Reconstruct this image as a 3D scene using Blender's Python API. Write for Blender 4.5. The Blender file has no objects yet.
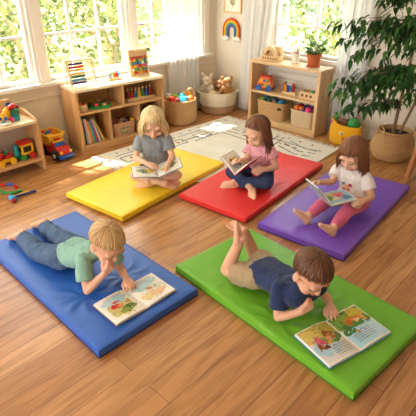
import bpy, bmesh, math, random
from math import sin, cos, pi, radians, sqrt
from mathutils import Vector, Matrix, noise
from mathutils.bvhtree import BVHTree
random.seed(7)
scene = bpy.context.scene
COL = scene.collection
V = Vector
ROOT = {}          # world matrix of every root, by object name

# ------------------------------------------------------------------ materials
MATS = {}
def mat(name, col, rough=.6, spec=.5, bump=None, sheen=0, var=None, coat=0, sss=0, metal=0):
    """plain principled material; bump=(scale, strength); var=(scale, amount) mottles the colour"""
    if name in MATS: return MATS[name]
    m = bpy.data.materials.new(name); m.use_nodes = True
    nt = m.node_tree; b = nt.nodes['Principled BSDF']
    b.inputs['Base Color'].default_value = (*col, 1)
    b.inputs['Roughness'].default_value = rough
    b.inputs['Specular IOR Level'].default_value = spec
    b.inputs['Metallic'].default_value = metal
    if coat: b.inputs['Coat Weight'].default_value = coat; b.inputs['Coat Roughness'].default_value = .25
    if sheen: b.inputs['Sheen Weight'].default_value = sheen; b.inputs['Sheen Roughness'].default_value = .5
    if sss:
        b.inputs['Subsurface Weight'].default_value = sss
        b.inputs['Subsurface Radius'].default_value = (.02, .008, .004)
        b.inputs['Subsurface Scale'].default_value = .5
    if bump or var:
        tc = nt.nodes.new('ShaderNodeTexCoord')
    if var:
        n = nt.nodes.new('ShaderNodeTexNoise'); n.inputs['Scale'].default_value = var[0]; n.inputs['Detail'].default_value = 4
        nt.links.new(tc.outputs['Object'], n.inputs['Vector'])
        r = nt.nodes.new('ShaderNodeValToRGB')
        a = var[1]
        r.color_ramp.elements[0].position = .3; r.color_ramp.elements[1].position = .7
        r.color_ramp.elements[0].color = (*[c * (1 - a) for c in col], 1)
        r.color_ramp.elements[1].color = (*[min(1, c * (1 + a)) for c in col], 1)
        nt.links.new(n.outputs['Fac'], r.inputs['Fac']); nt.links.new(r.outputs['Color'], b.inputs['Base Color'])
    if bump:
        n2 = nt.nodes.new('ShaderNodeTexNoise'); n2.inputs['Scale'].default_value = bump[0]; n2.inputs['Detail'].default_value = 3
        nt.links.new(tc.outputs['Object'], n2.inputs['Vector'])
        bp = nt.nodes.new('ShaderNodeBump'); bp.inputs['Strength'].default_value = bump[1]; bp.inputs['Distance'].default_value = .01
        nt.links.new(n2.outputs['Fac'], bp.inputs['Height']); nt.links.new(bp.outputs['Normal'], b.inputs['Normal'])
    MATS[name] = m
    return m

def wood(name, c1, c2, axis=0, rough=.45, freq=22, coat=0):
    """straight-grained wood; axis = object axis along the grain"""
    if name in MATS: return MATS[name]
    m = bpy.data.materials.new(name); m.use_nodes = True
    nt = m.node_tree; b = nt.nodes['Principled BSDF']; L = nt.links
    tc = nt.nodes.new('ShaderNodeTexCoord'); mp = nt.nodes.new('ShaderNodeMapping')
    sc = [freq, freq, freq]; sc[axis] = freq * .06
    mp.inputs['Scale'].default_value = sc
    n = nt.nodes.new('ShaderNodeTexNoise'); n.inputs['Scale'].default_value = 1; n.inputs['Detail'].default_value = 6; n.inputs['Distortion'].default_value = .6
    r = nt.nodes.new('ShaderNodeValToRGB')
    r.color_ramp.elements[0].position = .32; r.color_ramp.elements[0].color = (*c2, 1)
    r.color_ramp.elements[1].position = .66; r.color_ramp.elements[1].color = (*c1, 1)
    L.new(tc.outputs['Object'], mp.inputs['Vector']); L.new(mp.outputs['Vector'], n.inputs['Vector'])
    L.new(n.outputs['Fac'], r.inputs['Fac']); L.new(r.outputs['Color'], b.inputs['Base Color'])
    b.inputs['Roughness'].default_value = rough
    if coat: b.inputs['Coat Weight'].default_value = coat; b.inputs['Coat Roughness'].default_value = .2
    MATS[name] = m
    return m

def weave(name, c1, c2, scale=60, zs=2.0):
    """woven fibre: crossed waves round the body and up it"""
    if name in MATS: return MATS[name]
    m = bpy.data.materials.new(name); m.use_nodes = True
    nt = m.node_tree; b = nt.nodes['Principled BSDF']; L = nt.links
    tc = nt.nodes.new('ShaderNodeTexCoord')
    mp = nt.nodes.new('ShaderNodeMapping'); mp.inputs['Scale'].default_value = (1, 1, zs)
    n = nt.nodes.new('ShaderNodeTexNoise'); n.inputs['Scale'].default_value = scale; n.inputs['Detail'].default_value = 3
    L.new(tc.outputs['Object'], mp.inputs['Vector']); L.new(mp.outputs['Vector'], n.inputs['Vector'])
    r = nt.nodes.new('ShaderNodeValToRGB')
    r.color_ramp.elements[0].position = .35; r.color_ramp.elements[0].color = (*c2, 1)
    r.color_ramp.elements[1].position = .65; r.color_ramp.elements[1].color = (*c1, 1)
    L.new(n.outputs['Fac'], r.inputs['Fac']); L.new(r.outputs['Color'], b.inputs['Base Color'])
    bp = nt.nodes.new('ShaderNodeBump'); bp.inputs['Strength'].default_value = .6; bp.inputs['Distance'].default_value = .006
    L.new(n.outputs['Fac'], bp.inputs['Height']); L.new(bp.outputs['Normal'], b.inputs['Normal'])
    b.inputs['Roughness'].default_value = .85; b.inputs['Specular IOR Level'].default_value = .2
    MATS[name] = m
    return m

def thin(name, col, trans=.5, rough=.8):
    """cloth or leaf that lets light through"""
    if name in MATS: return MATS[name]
    m = bpy.data.materials.new(name); m.use_nodes = True
    nt = m.node_tree; b = nt.nodes['Principled BSDF']; out = nt.nodes['Material Output']
    b.inputs['Base Color'].default_value = (*col, 1); b.inputs['Roughness'].default_value = rough
    b.inputs['Specular IOR Level'].default_value = .3
    t = nt.nodes.new('ShaderNodeBsdfTranslucent'); t.inputs['Color'].default_value = (*col, 1)
    mx = nt.nodes.new('ShaderNodeMixShader'); mx.inputs[0].default_value = trans
    nt.links.new(b.outputs[0], mx.inputs[1]); nt.links.new(t.outputs[0], mx.inputs[2]); nt.links.new(mx.outputs[0], out.inputs[0])
    MATS[name] = m
    return m

def glass_mat():
    if 'glass' in MATS: return MATS['glass']
    m = bpy.data.materials.new('window_glass'); m.use_nodes = True
    nt = m.node_tree; nt.nodes.remove(nt.nodes['Principled BSDF']); out = nt.nodes['Material Output']
    t = nt.nodes.new('ShaderNodeBsdfTransparent'); t.inputs['Color'].default_value = (.97, .98, .97, 1)
    g = nt.nodes.new('ShaderNodeBsdfGlossy'); g.inputs['Roughness'].default_value = .02
    mx = nt.nodes.new('ShaderNodeMixShader'); mx.inputs[0].default_value = .06
    nt.links.new(t.outputs[0], mx.inputs[1]); nt.links.new(g.outputs[0], mx.inputs[2]); nt.links.new(mx.outputs[0], out.inputs[0])
    MATS['glass'] = m
    return m

def S(r, g, b):
    """sRGB 0-255 to linear"""
    f = lambda c: c / 12.92 if c <= .04045 else ((c + .055) / 1.055) ** 2.4
    return (f(r / 255), f(g / 255), f(b / 255))

# ------------------------------------------------------------------ objects
def props(o, label=None, cat=None, group=None, kind=None):
    if label: o['label'] = label
    if cat: o['category'] = cat
    if group: o['group'] = group
    if kind: o['kind'] = kind
    return o

def frame(loc, rotz=0.0):
    return Matrix.Translation(V(loc)) @ Matrix.Rotation(rotz, 4, 'Z')

def thing(name, label, cat, M=None, group=None):
    """an Empty at the thing's base that parents its parts"""
    o = bpy.data.objects.new(name, None); COL.objects.link(o)
    o.empty_display_size = .05
    M = M if M is not None else Matrix()
    o.matrix_world = M; ROOT[o.name] = M.copy()
    return props(o, label, cat, group)

class B:
    """collects shapes into one mesh; each shape may carry a material index and a transform"""
    def __init__(s): s.v = []; s.f = []; s.m = []; s.M = Matrix()
    def add(s, vs, fs, mi=0, M=None):
        k = len(s.v); T = s.M @ M if M is not None else s.M
        s.v += [T @ V(p) for p in vs]; s.f += [[i + k for i in f] for f in fs]; s.m += [mi] * len(fs)
        return s
    def box(s, lo, hi, mi=0, M=None, bev=0):
        lo, hi = V(lo), V(hi)
        if bev:
            bm = bmesh.new(); bmesh.ops.create_cube(bm, size=1)
            d = hi - lo; c = (hi + lo) / 2
            for v in bm.verts: v.co = V((v.co.x * d.x, v.co.y * d.y, v.co.z * d.z)) + c
            bmesh.ops.bevel(bm, geom=bm.edges[:], offset=bev, segments=2, profile=.6, affect='EDGES')
            bm.verts.index_update()
            s.add([v.co.copy() for v in bm.verts], [[v.index for v in f.verts] for f in bm.faces], mi, M); bm.free()
            return s
        x0, y0, z0 = lo; x1, y1, z1 = hi
        return s.add([(x0, y0, z0), (x1, y0, z0), (x1, y1, z0), (x0, y1, z0), (x0, y0, z1), (x1, y0, z1), (x1, y1, z1), (x0, y1, z1)],
                     [(0, 3, 2, 1), (4, 5, 6, 7), (0, 1, 5, 4), (1, 2, 6, 5), (2, 3, 7, 6), (3, 0, 4, 7)], mi, M)
    def cone(s, p0, r0, p1, r1, n=16, mi=0, M=None, caps=True):
        p0, p1 = V(p0), V(p1); d = (p1 - p0).normalized(); a = d.orthogonal().normalized(); b = d.cross(a)
        vs = []
        for p, r in ((p0, r0), (p1, r1)):
            vs += [p + (a * cos(2 * pi * i / n) + b * sin(2 * pi * i / n)) * r for i in range(n)]
        fs = [(i, (i + 1) % n, n + (i + 1) % n, n + i) for i in range(n)]
        if caps: fs += [list(range(n))[::-1], list(range(n, 2 * n))]
        return s.add(vs, fs, mi, M)
    def ell(s, c, r, R=None, n=16, mi=0, M=None):
        if not hasattr(r, '__len__'): r = (r, r, r)
        R = R or Matrix.Identity(3); c = V(c); h = max(6, n // 2)
        vs = [c + R @ V((0, 0, -r[2]))]
        for j in range(1, h):
            t = -pi / 2 + pi * j / h
            vs += [c + R @ V((r[0] * cos(t) * cos(2 * pi * i / n), r[1] * cos(t) * sin(2 * pi * i / n), r[2] * sin(t))) for i in range(n)]
        vs.append(c + R @ V((0, 0, r[2])))
        fs = [(0, 1 + (i + 1) % n, 1 + i) for i in range(n)]
        for j in range(h - 2):
            for i in range(n):
                a = 1 + j * n + i; b_ = 1 + j * n + (i + 1) % n
                fs.append((a, b_, b_ + n, a + n))
        t = len(vs) - 1; k = 1 + (h - 2) * n
        fs += [(k + i, k + (i + 1) % n, t) for i in range(n)]
        return s.add(vs, fs, mi, M)
    def rc(s, p0, r0, p1, r1, n=14, mi=0, M=None):
        s.ell(p0, r0, n=n, mi=mi, M=M); s.ell(p1, r1, n=n, mi=mi, M=M)
        if (V(p1) - V(p0)).length > 1e-5: s.cone(p0, r0, p1, r1, n, mi, M)
        return s
    def lathe(s, prof, n=32, mi=0, M=None, close=False):
        """prof: (r, z) list bottom to top, turned about z"""
        vs = []; fs = []
        for r, z in prof: vs += [(r * cos(2 * pi * i / n), r * sin(2 * pi * i / n), z) for i in range(n)]
        for j in range(len(prof) - 1):
            for i in range(n): fs.append((j * n + i, j * n + (i + 1) % n, (j + 1) * n + (i + 1) % n, (j + 1) * n + i))
        fs.append(list(range(n))[::-1])
        if close: fs.append(list(range((len(prof) - 1) * n, len(prof) * n)))
        return s.add(vs, fs, mi, M)
    def tube(s, pts, rad, n=7, mi=0, M=None):
        pts = [V(p) for p in pts]; k = len(pts)
        rs = rad if hasattr(rad, '__len__') else [rad] * k
        vs = []; up = None
        for j in range(k):
            d = (pts[min(j + 1, k - 1)] - pts[max(j - 1, 0)])
            d = d.normalized() if d.length > 1e-9 else V((0, 0, 1))
            if up is None: up = d.orthogonal().normalized()
            a = up - d * up.dot(d); a = a.normalized() if a.length > 1e-6 else d.orthogonal().normalized(); up = a
            b = d.cross(a)
            vs += [pts[j] + (a * cos(2 * pi * i / n) + b * sin(2 * pi * i / n)) * rs[j] for i in range(n)]
        fs = [(j * n + i, j * n + (i + 1) % n, (j + 1) * n + (i + 1) % n, (j + 1) * n + i) for j in range(k - 1) for i in range(n)]
        fs += [list(range(n))[::-1], list(range((k - 1) * n, k * n))]
        return s.add(vs, fs, mi, M)
    def prism(s, poly, z0, z1, mi=0, M=None):
        n = len(poly)
        vs = [(x, y, z0) for x, y in poly] + [(x, y, z1) for x, y in poly]
        fs = [list(range(n))[::-1], list(range(n, 2 * n))] + [(i, (i + 1) % n, n + (i + 1) % n, n + i) for i in range(n)]
        return s.add(vs, fs, mi, M)
    def grid(s, fn, nu, nv, mi=0, M=None):
        vs = [fn(i / nu, j / nv) for j in range(nv + 1) for i in range(nu + 1)]
        w = nu + 1
        return s.add(vs, [(j * w + i, j * w + i + 1, (j + 1) * w + i + 1, (j + 1) * w + i) for j in range(nv) for i in range(nu)], mi, M)
    def mesh(s, name):
        me = bpy.data.meshes.new(name); me.from_pydata([tuple(p) for p in s.v], [], s.f)
        me.polygons.foreach_set('material_index', s.m); me.update()
        return me
    def build(s, name, mats, parent=None, smooth=True, label=None, world=False, angle=40, kind=None, bevel=0, matrix=None):
        me = s.mesh(name)
        return link(name, me, mats, parent, smooth, label, world, angle, kind, bevel, matrix)

def link(name, me, mats, parent=None, smooth=True, label=None, world=False, angle=40, kind=None, bevel=0, matrix=None):
    for m in (mats if isinstance(mats, (list, tuple)) else [mats]): me.materials.append(m)
    if world and parent is not None: me.transform(ROOT[parent.name].inverted())
    o = bpy.data.objects.new(name, me); COL.objects.link(o)
    if parent is not None:
        o.parent = parent; ROOT[o.name] = ROOT[parent.name]
    if matrix is not None:
        o.matrix_world = matrix; ROOT[o.name] = matrix.copy()
    elif parent is None: ROOT[o.name] = Matrix()
    if smooth:
        me.polygons.foreach_set('use_smooth', [True] * len(me.polygons))
        if angle < 180: me.set_sharp_from_angle(angle=radians(angle))
    if bevel:
        md = o.modifiers.new('bevel', 'BEVEL'); md.width = bevel; md.segments = 2; md.limit_method = 'ANGLE'; md.angle_limit = radians(50)
    return props(o, label, kind=kind)

def remeshed(b, voxel, smooth=4, wrinkle=None, factor=.5):
    """one continuous surface from overlapping shapes"""
    me = b.mesh('tmp'); o = bpy.data.objects.new('tmp', me); COL.objects.link(o)
    md = o.modifiers.new('r', 'REMESH'); md.mode = 'VOXEL'; md.voxel_size = voxel
    if smooth:
        ms = o.modifiers.new('s', 'SMOOTH'); ms.factor = factor; ms.iterations = smooth
    dg = bpy.context.evaluated_depsgraph_get()
    out = bpy.data.meshes.new_from_object(o.evaluated_get(dg))
    bpy.data.objects.remove(o); bpy.data.meshes.remove(me)
    if wrinkle:
        amp, fr, stretch = wrinkle
        nrm = [v.normal.copy() for v in out.vertices]
        for v, n in zip(out.vertices, nrm):
            p = V((v.co.x * stretch[0], v.co.y * stretch[1], v.co.z * stretch[2])) * fr
            q = noise.noise(p); q2 = noise.noise(p * 2.3 + V((5, 1, 2)))
            v.co += n * amp * (1 - 2 * abs(q) + .4 * q2 - .3)
    out.update()
    return out

def copy_tree(root, M, name=None, label=None, group=None):
    """copy of a thing with copies of its parts and sub-parts"""
    r = root.copy(); COL.objects.link(r); r.matrix_world = M; ROOT[r.name] = M.copy()
    if label: r['label'] = label
    if group: r['group'] = group
    for ch in list(root.children):
        c = ch.copy(); COL.objects.link(c); c.parent = r; c.matrix_parent_inverse = ch.matrix_parent_inverse.copy()
        for g in list(ch.children):
            d = g.copy(); COL.objects.link(d); d.parent = c; d.matrix_parent_inverse = g.matrix_parent_inverse.copy()
    return r

def single(name, b, mats, label, cat, M=None, group=None, smooth=True, angle=40, bevel=0):
    """a thing that is one mesh, local shapes placed by M"""
    o = b.build(name, mats, None, smooth, None, False, angle, None, bevel, M if M is not None else Matrix())
    return props(o, label, cat, group)

# ------------------------------------------------------------------ the room
AL, AR = radians(44.5), radians(-41)
CX, CY = .099, 5.652                                    # the far corner of the room
ML = Matrix.Translation((CX, CY, 0)) @ Matrix.Rotation(AL, 4, 'Z')     # x along left wall (negative = towards us), y outwards
MR = Matrix.Translation((CX, CY, 0)) @ Matrix.Rotation(AR, 4, 'Z')     # x along right wall, y outwards
CEIL = 2.45
paint_l = mat('beige_wall_paint', S(230, 219, 200), .85, .2, bump=(90, .03))
paint_r = mat('cream_wall_paint', S(233, 223, 206), .85, .2, bump=(90, .03))
white = mat('white_trim_paint', S(240, 234, 224), .45, .4)
ceilm = mat('ceiling_paint', S(248, 246, 242), .9, .1)

def floor_material():
    m = bpy.data.materials.new('oak_floor_boards'); m.use_nodes = True
    nt = m.node_tree; L = nt.links; b = nt.nodes['Principled BSDF']; N = nt.nodes.new
    tc = N('ShaderNodeTexCoord'); mp = N('ShaderNodeMapping'); mp.vector_type = 'POINT'
    mp.inputs['Rotation'].default_value = (0, 0, radians(-47)); mp.inputs['Location'].default_value = (.3, .022, 0)
    L.new(tc.outputs['Object'], mp.inputs['Vector'])
    br = N('ShaderNodeTexBrick'); br.offset = .37; br.offset_frequency = 2; br.squash = 1
    br.inputs['Scale'].default_value = 1; br.inputs['Brick Width'].default_value = 1.75; br.inputs['Row Height'].default_value = .123
    br.inputs['Mortar Size'].default_value = .0014; br.inputs['Mortar Smooth'].default_value = .2; br.inputs['Bias'].default_value = 0
    br.inputs['Color1'].default_value = (*S(178, 122, 72), 1); br.inputs['Color2'].default_value = (*S(208, 154, 100), 1)
    br.inputs['Mortar'].default_value = (*S(96, 62, 38), 1)
    L.new(mp.outputs['Vector'], br.inputs['Vector'])
    mg = N('ShaderNodeMapping'); mg.inputs['Scale'].default_value = (2.6, 26, 1); L.new(mp.outputs['Vector'], mg.inputs['Vector'])
    n1 = N('ShaderNodeTexNoise'); n1.inputs['Scale'].default_value = 1; n1.inputs['Detail'].default_value = 7; n1.inputs['Distortion'].default_value = 1.1
    L.new(mg.outputs['Vector'], n1.inputs['Vector'])
    r1 = N('ShaderNodeValToRGB'); r1.color_ramp.elements[0].position = .34; r1.color_ramp.elements[0].color = (.58, .51, .45, 1)
    r1.color_ramp.elements[1].position = .60; r1.color_ramp.elements[1].color = (1.06, 1.04, 1.0, 1)
    L.new(n1.outputs['Fac'], r1.inputs['Fac'])
    mx = N('ShaderNodeMix'); mx.data_type = 'RGBA'; mx.blend_type = 'MULTIPLY'; mx.inputs[0].default_value = .8
    L.new(br.outputs['Color'], mx.inputs[6]); L.new(r1.outputs['Color'], mx.inputs[7])
    # knots
    mk = N('ShaderNodeMapping'); mk.inputs['Scale'].default_value = (1.5, 4.2, 1); L.new(mp.outputs['Vector'], mk.inputs['Vector'])
    vo = N('ShaderNodeTexVoronoi'); vo.inputs['Scale'].default_value = 1.0; L.new(mk.outputs['Vector'], vo.inputs['Vector'])
    rk = N('ShaderNodeValToRGB'); rk.color_ramp.elements[0].position = .03; rk.color_ramp.elements[0].color = (.30, .2, .14, 1)
    rk.color_ramp.elements[1].position = .075; rk.color_ramp.elements[1].color = (1, 1, 1, 1)
    L.new(vo.outputs['Distance'], rk.inputs['Fac'])
    mx2 = N('ShaderNodeMix'); mx2.data_type = 'RGBA'; mx2.blend_type = 'MULTIPLY'; mx2.inputs[0].default_value = .75
    L.new(mx.outputs[2], mx2.inputs[6]); L.new(rk.outputs['Color'], mx2.inputs[7])
    L.new(mx2.outputs[2], b.inputs['Base Color'])
    b.inputs['Roughness'].default_value = .27; b.inputs['Specular IOR Level'].default_value = .6
    bp = N('ShaderNodeBump'); bp.inputs['Strength'].default_value = .25; bp.inputs['Distance'].default_value = .004
    L.new(br.outputs['Fac'], bp.inputs['Height']); bp.invert = True
    L.new(bp.outputs['Normal'], b.inputs['Normal'])
    return m

# floor and ceiling follow the two walls and run on behind the camera
far = [(0, 0), ]
cl = ML @ V((-7.2, .1, 0)); cr = MR @ V((5.2, .1, 0)); cc = V((CX, CY + .14, 0))
poly = [(cc.x, cc.y), (cl.x, cl.y), (cl.x + .2, -2.2), (cr.x, -2.2), (cr.x, cr.y)]
b = B().prism(poly, -.12, 0); props(b.build('floor', floor_material(), smooth=False), kind='structure')
b = B().prism(poly, CEIL, CEIL + .1); props(b.build('ceiling', ceilm, smooth=False), kind='structure')

def wall_with_openings(name, M, x0, x1, openings, paint, t=.12):
    b = B(); b.M = M
    xs = x0
    for (a, c, z0, z1) in openings:
        b.box((xs, 0, 0), (a, t, CEIL)); b.box((a, 0, 0), (c, t, z0)); b.box((a, 0, z1), (c, t, CEIL)); xs = c
    b.box((xs, 0, 0), (x1, t, CEIL))
    return b.build(name, paint, smooth=False, kind='structure')
WL = [(-5.55, -4.42, .62, 2.3), (-4.27, -3.28, .62, 2.3), (-3.14, -2.26, .62, 2.3), (-2.14, -1.265, .62, 2.3), (-1.14, -.25, .62, 2.3)]
WR = [(.80, 1.78, .70, 2.0)]
wall_with_openings('wall_left', ML, -7.2, .12, WL, paint_l)
wall_with_openings('wall_right', MR, 0, 5.2, WR, paint_r)

b = B(); b.box((cr.x, -2.2, 0), (cr.x + .12, cr.y + .1, CEIL)); b.build('wall_side', paint_r, smooth=False, kind='structure')
b = B(); b.box((-2.4, -2.32, 0), (cr.x, -2.2, CEIL)); b.box((cl.x + .2, -2.32, 0), (-2.4, -2.2, .3)); b.box((cl.x + .2, -2.32, 2.3), (-2.4, -2.2, CEIL)); b.build('wall_back', paint_r, smooth=False, kind='structure')

def window(k, M, o, cols, rows, inset=.015):
    a, c, z0, z1 = o
    root = bpy.data.objects.new('window_%d' % k, None); COL.objects.link(root); root['kind'] = 'structure'
    root.matrix_world = M; ROOT[root.name] = M.copy()
    b = B(); y0, y1 = inset, .075
    b.box((a, y0, z0), (a + .028, y1, z1)); b.box((c - .028, y0, z0), (c, y1, z1))
    b.box((a + .028, y0, z0), (c - .028, y1, z0 + .03)); b.box((a + .028, y0, z1 - .04), (c - .028, y1, z1))
    b.build('window_frame', white, root, smooth=False, bevel=.004, kind='structure')
    g = B()
    for x in cols: g.box((x - .011, y0 + .012, z0 + .03), (x + .011, y1 - .012, z1 - .04))
    for z in rows: g.box((a + .028, y0 + .014, z - .011), (c - .028, y1 - .014, z + .011))
    g.build('muntin', white, root, smooth=False, kind='structure')
    B().box((a + .02, .04, z0 + .02), (c - .02, .044, z1 - .03)).build('glass', glass_mat(), root, smooth=False, kind='structure')
R_ = (1.005, 1.36, 1.70, 2.0)
window(1, ML, WL[0], (-5.17, -4.8), R_)
window(2, ML, WL[1], (-3.94, -3.61), R_)
window(3, ML, WL[2], (-2.85, -2.545), R_)
window(4, ML, WL[3], (-1.852, -1.555), R_)
window(5, ML, WL[4], (-.905, -.56), R_)
window(6, MR, WR[0], (1.285,), (.985, 1.32, 1.66))

# casings between the windows, sill, wall panel mouldings
b = B(); b.M = ML
for a, c in ((-5.68, -5.55), (-4.42, -4.27), (-3.28, -3.14), (-2.26, -2.14), (-1.265, -1.14), (-.25, -.13)):
    b.box((a, -.018, .62), (c, 0, 2.32)); b.box((a + .03, -.026, .62), (c - .03, -.018, 2.32))
b.box((-5.68, -.022, 2.3), (-.13, 0, 2.39))
b.build('trim_1', white, smooth=False, kind='structure', bevel=.003)
b = B(); b.M = ML; b.box((-5.72, -.055, .588), (-.11, .02, .62), bev=.005); b.build('trim_2', white, smooth=False, kind='structure')
b = B(); b.M = ML; b.box((-5.72, -.012, .535), (-.11, 0, .588)); b.box((-7.2, -.014, .478), (0, 0, .497)); b.build('trim_3', mat('beige_trim_paint', S(228, 213, 188), .6, .3), smooth=False, kind='structure', bevel=.003)
b = B(); b.M = MR
b.box((.70, -.016, .70), (.80, 0, 2.06)); b.box((1.78, -.016, .70), (1.88, 0, 2.06)); b.box((.70, -.02, 2.0), (1.88, 0, 2.1)); b.box((.66, -.05, .668), (1.92, .02, .70))
b.build('trim_4', white, smooth=False, kind='structure', bevel=.003)
b = B(); b.M = MR                                           # white board panel under the right window
for k in range(8): b.box((.62, -.012, .09 + k * .072), (1.9, 0, .09 + k * .072 + .066), bev=.004)
b.build('trim_5', white, smooth=False, kind='structure')
b = B(); b.M = ML; b.box((-7.2, -.016, 0), (0, 0, .09)); b.build('baseboard_left', white, smooth=False, kind='structure', bevel=.004)
b = B(); b.M = MR; b.box((0, -.016, 0), (5.2, 0, .09)); b.build('baseboard_right', white, smooth=False, kind='structure', bevel=.004)
# unseen slab added outside the left windows to cut off high sun
b = B(); b.M = ML; b.box((-8, .12, 4.6), (1.5, 2.48, 4.75)); b.build('sun_cutoff_slab', white, smooth=False, kind='structure')

# ------------------------------------------------------------------ curtains
sheer = thin('sheer_white_cotton', S(254, 253, 250), .38)
def curtain(name, M, x0t, x1t, x0b, x1b, folds, label, y=-.09, amp=.028, seed=0, ztop=2.38):
    rnd = random.Random(seed); ph = rnd.random() * 6
    b = B(); b.M = M
    n = folds * 12
    def fn(u, v):
        x = (x0b + (x1b - x0b) * u) * (1 - v) + (x0t + (x1t - x0t) * u) * v
        a = amp * (.75 + .25 * sin(u * 9 + seed))
        w = sin(u * folds * 2 * pi + ph + .5 * sin(v * 3 + u * 5)) + .3 * sin(u * folds * 4.7 * pi + seed)
        return (x + .006 * sin(v * 5 + u * 20), y + a * w * (1.0 - .15 * v), .012 + v * (ztop - .012))
    b.grid(fn, n, 24)
    o = b.build(name, sheer, None, True, angle=180)
    md = o.modifiers.new('thick', 'SOLIDIFY'); md.thickness = .0015
    return props(o, label, 'curtain', None)
curtain('curtain', ML, -.90, -.36, -.76, -.33, 7, 'white sheer curtain left of the room corner behind the toy basket', seed=1, y=-.052, amp=.022)
curtain('curtain', MR, .40, .98, .40, .70, 5, 'white sheer curtain at the left side of the right-hand window', seed=2, y=-.046, amp=.02)
curtain('curtain', MR, 1.56, 1.95, 1.62, 1.86, 6, 'white sheer curtain hanging behind the large leafy plant', seed=5, y=-.085)

# ------------------------------------------------------------------ outside
lawn_m = mat('pale_sunlit_ground', S(196, 196, 156), .95, .1, var=(1.2, .25))
B().box((-14, 3, -.4), (14, 30, -.3)).build('ground', lawn_m, smooth=False, kind='structure')
leafs = [thin('leaf_yellow_green', S(178, 184, 112), .55), thin('leaf_fresh_green', S(128, 150, 82), .55), thin('leaf_mid_green', S(88, 114, 66), .5),
         thin('blossom_cream', S(206, 196, 172), .5), thin('blossom_peach', S(190, 158, 130), .5)]
bark = mat('bark', S(188, 172, 150), .9, .1)
def shrub(name, x, y, r, h, mix, label, n, size=.135, seed=0):
    rnd = random.Random(seed)
    root = thing(name, label, 'shrub' if h < 2.2 else 'tree', frame((x, y, -.3)), 'garden plants outside the windows')
    t = B()
    for k in range(4):
        a = rnd.random() * 6.28; t.tube([(0, 0, 0), (cos(a) * r * .3, sin(a) * r * .3, h * .45), (cos(a) * r * .55, sin(a) * r * .55, h * .85)], [.05 * h / 2, .03, .012], 6)
    t.build('trunk', bark, root)
    b = B()
    for k in range(n):
        while True:
            p = V((rnd.uniform(-1, 1), rnd.uniform(-1, 1), rnd.uniform(-1, 1)))
            if .25 < p.length < 1: break
        q = V((p.x * r, p.y * r, h * .52 + p.z * h * .5)); s = size * rnd.uniform(.6, 1.3)
        R = Matrix.Rotation(rnd.random() * 6.28, 3, 'Z') @ Matrix.Rotation(rnd.uniform(-1.2, 1.2), 3, 'X') @ Matrix.Rotation(rnd.uniform(-.8, .8), 3, 'Y')
        vs = [q + R @ V(c) * s for c in ((0, -.5, 0), (.28, -.1, .06), (0, .5, -.05), (-.28, -.1, .06))]
        b.add(vs, [(0, 1, 2), (0, 2, 3)], rnd.choices(range(5), mix)[0])
    b.build('foliage', leafs, root, smooth=False)
SH = [(-7.4, 4.6, 1.1, 2.0, (5, 3, 1, 4, 1)), (-5.9, 6.2, 1.2, 2.3, (6, 3, 1, 4, 2)), (-4.6, 7.6, 1.2, 2.2, (6, 3, 1, 4, 2)), (-3.1, 8.2, 1.2, 2.5, (4, 5, 2, 3, 1)),
      (-1.9, 9.6, 1.3, 2.5, (5, 4, 1, 4, 1)), (-6.9, 8.6, 1.7, 3.2, (6, 2, 1, 5, 2)), (-4.4, 10.6, 1.8, 3.4, (5, 3, 2, 5, 1)), (-2.2, 12.2, 1.9, 3.4, (4, 4, 2, 4, 1)),
      (-9.3, 7.0, 1.8, 3.2, (5, 3, 1, 5, 1)), (-.5, 11.0, 1.3, 2.6, (4, 5, 2, 4, 1)),
      (2.4, 8.4, 1.2, 2.3, (3, 4, 4, 2, 0)), (3.6, 7.6, 1.1, 2.3, (3, 4, 4, 2, 0)), (2.9, 10.6, 1.7, 3.2, (3, 4, 4, 3, 0)), (4.9, 9.2, 1.6, 3.0, (3, 3, 5, 2, 0)), (1.0, 10.2, 1.3, 2.6, (4, 4, 3, 3, 0))]
PLACE = ['beyond the left windows', 'beyond the right-hand window']
for i, (x, y, r, h, mix) in enumerate(SH):
    low = 'low' if h < 2.4 else 'tall'
    shrub('garden_shrub' if h < 2.4 else 'garden_tree', x, y, r, h, mix,
          ('%s sunlit garden %s out of focus %s' % (low, 'shrub' if h < 2.4 else 'tree', PLACE[0] if x < 0.8 else PLACE[1])),
          int(1500 * r * h / 2), seed=40 + i)

# unseen tree close to the house, added to block sun from the left windows
rt = thing('garden_tree', 'unseen leafy tree added outside the leftmost windows to block sun', 'tree', frame((-3.80, 4.10, -.3)))
B().tube([(0, 0, 0), (.05, 0, 1.5), (0, .05, 3.0), (.05, 0, 3.9)], [.07, .06, .045, .02], 10).build('trunk', bark, rt)
rnd = random.Random(77); b = B()
for k in range(1500):
    while True:
        p = V((rnd.uniform(-1, 1), rnd.uniform(-1, 1), rnd.uniform(-1, 1)))
        if p.length < 1: break
    q = V((p.x * .65, p.y * .65, 3.5 + p.z * .75)); s = .12 * rnd.uniform(.6, 1.3)
    R = Matrix.Rotation(rnd.random() * 6.28, 3, 'Z') @ Matrix.Rotation(rnd.uniform(-1.2, 1.2), 3, 'X') @ Matrix.Rotation(rnd.uniform(-.8, .8), 3, 'Y')
    b.add([q + R @ V(c) * s for c in ((0, -.5, 0), (.28, -.1, .06), (0, .5, -.05), (-.28, -.1, .06))], [(0, 1, 2), (0, 2, 3)], rnd.choices(range(3), (2, 3, 3))[0])
b.build('foliage', leafs[:3], rt, smooth=False)
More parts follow.
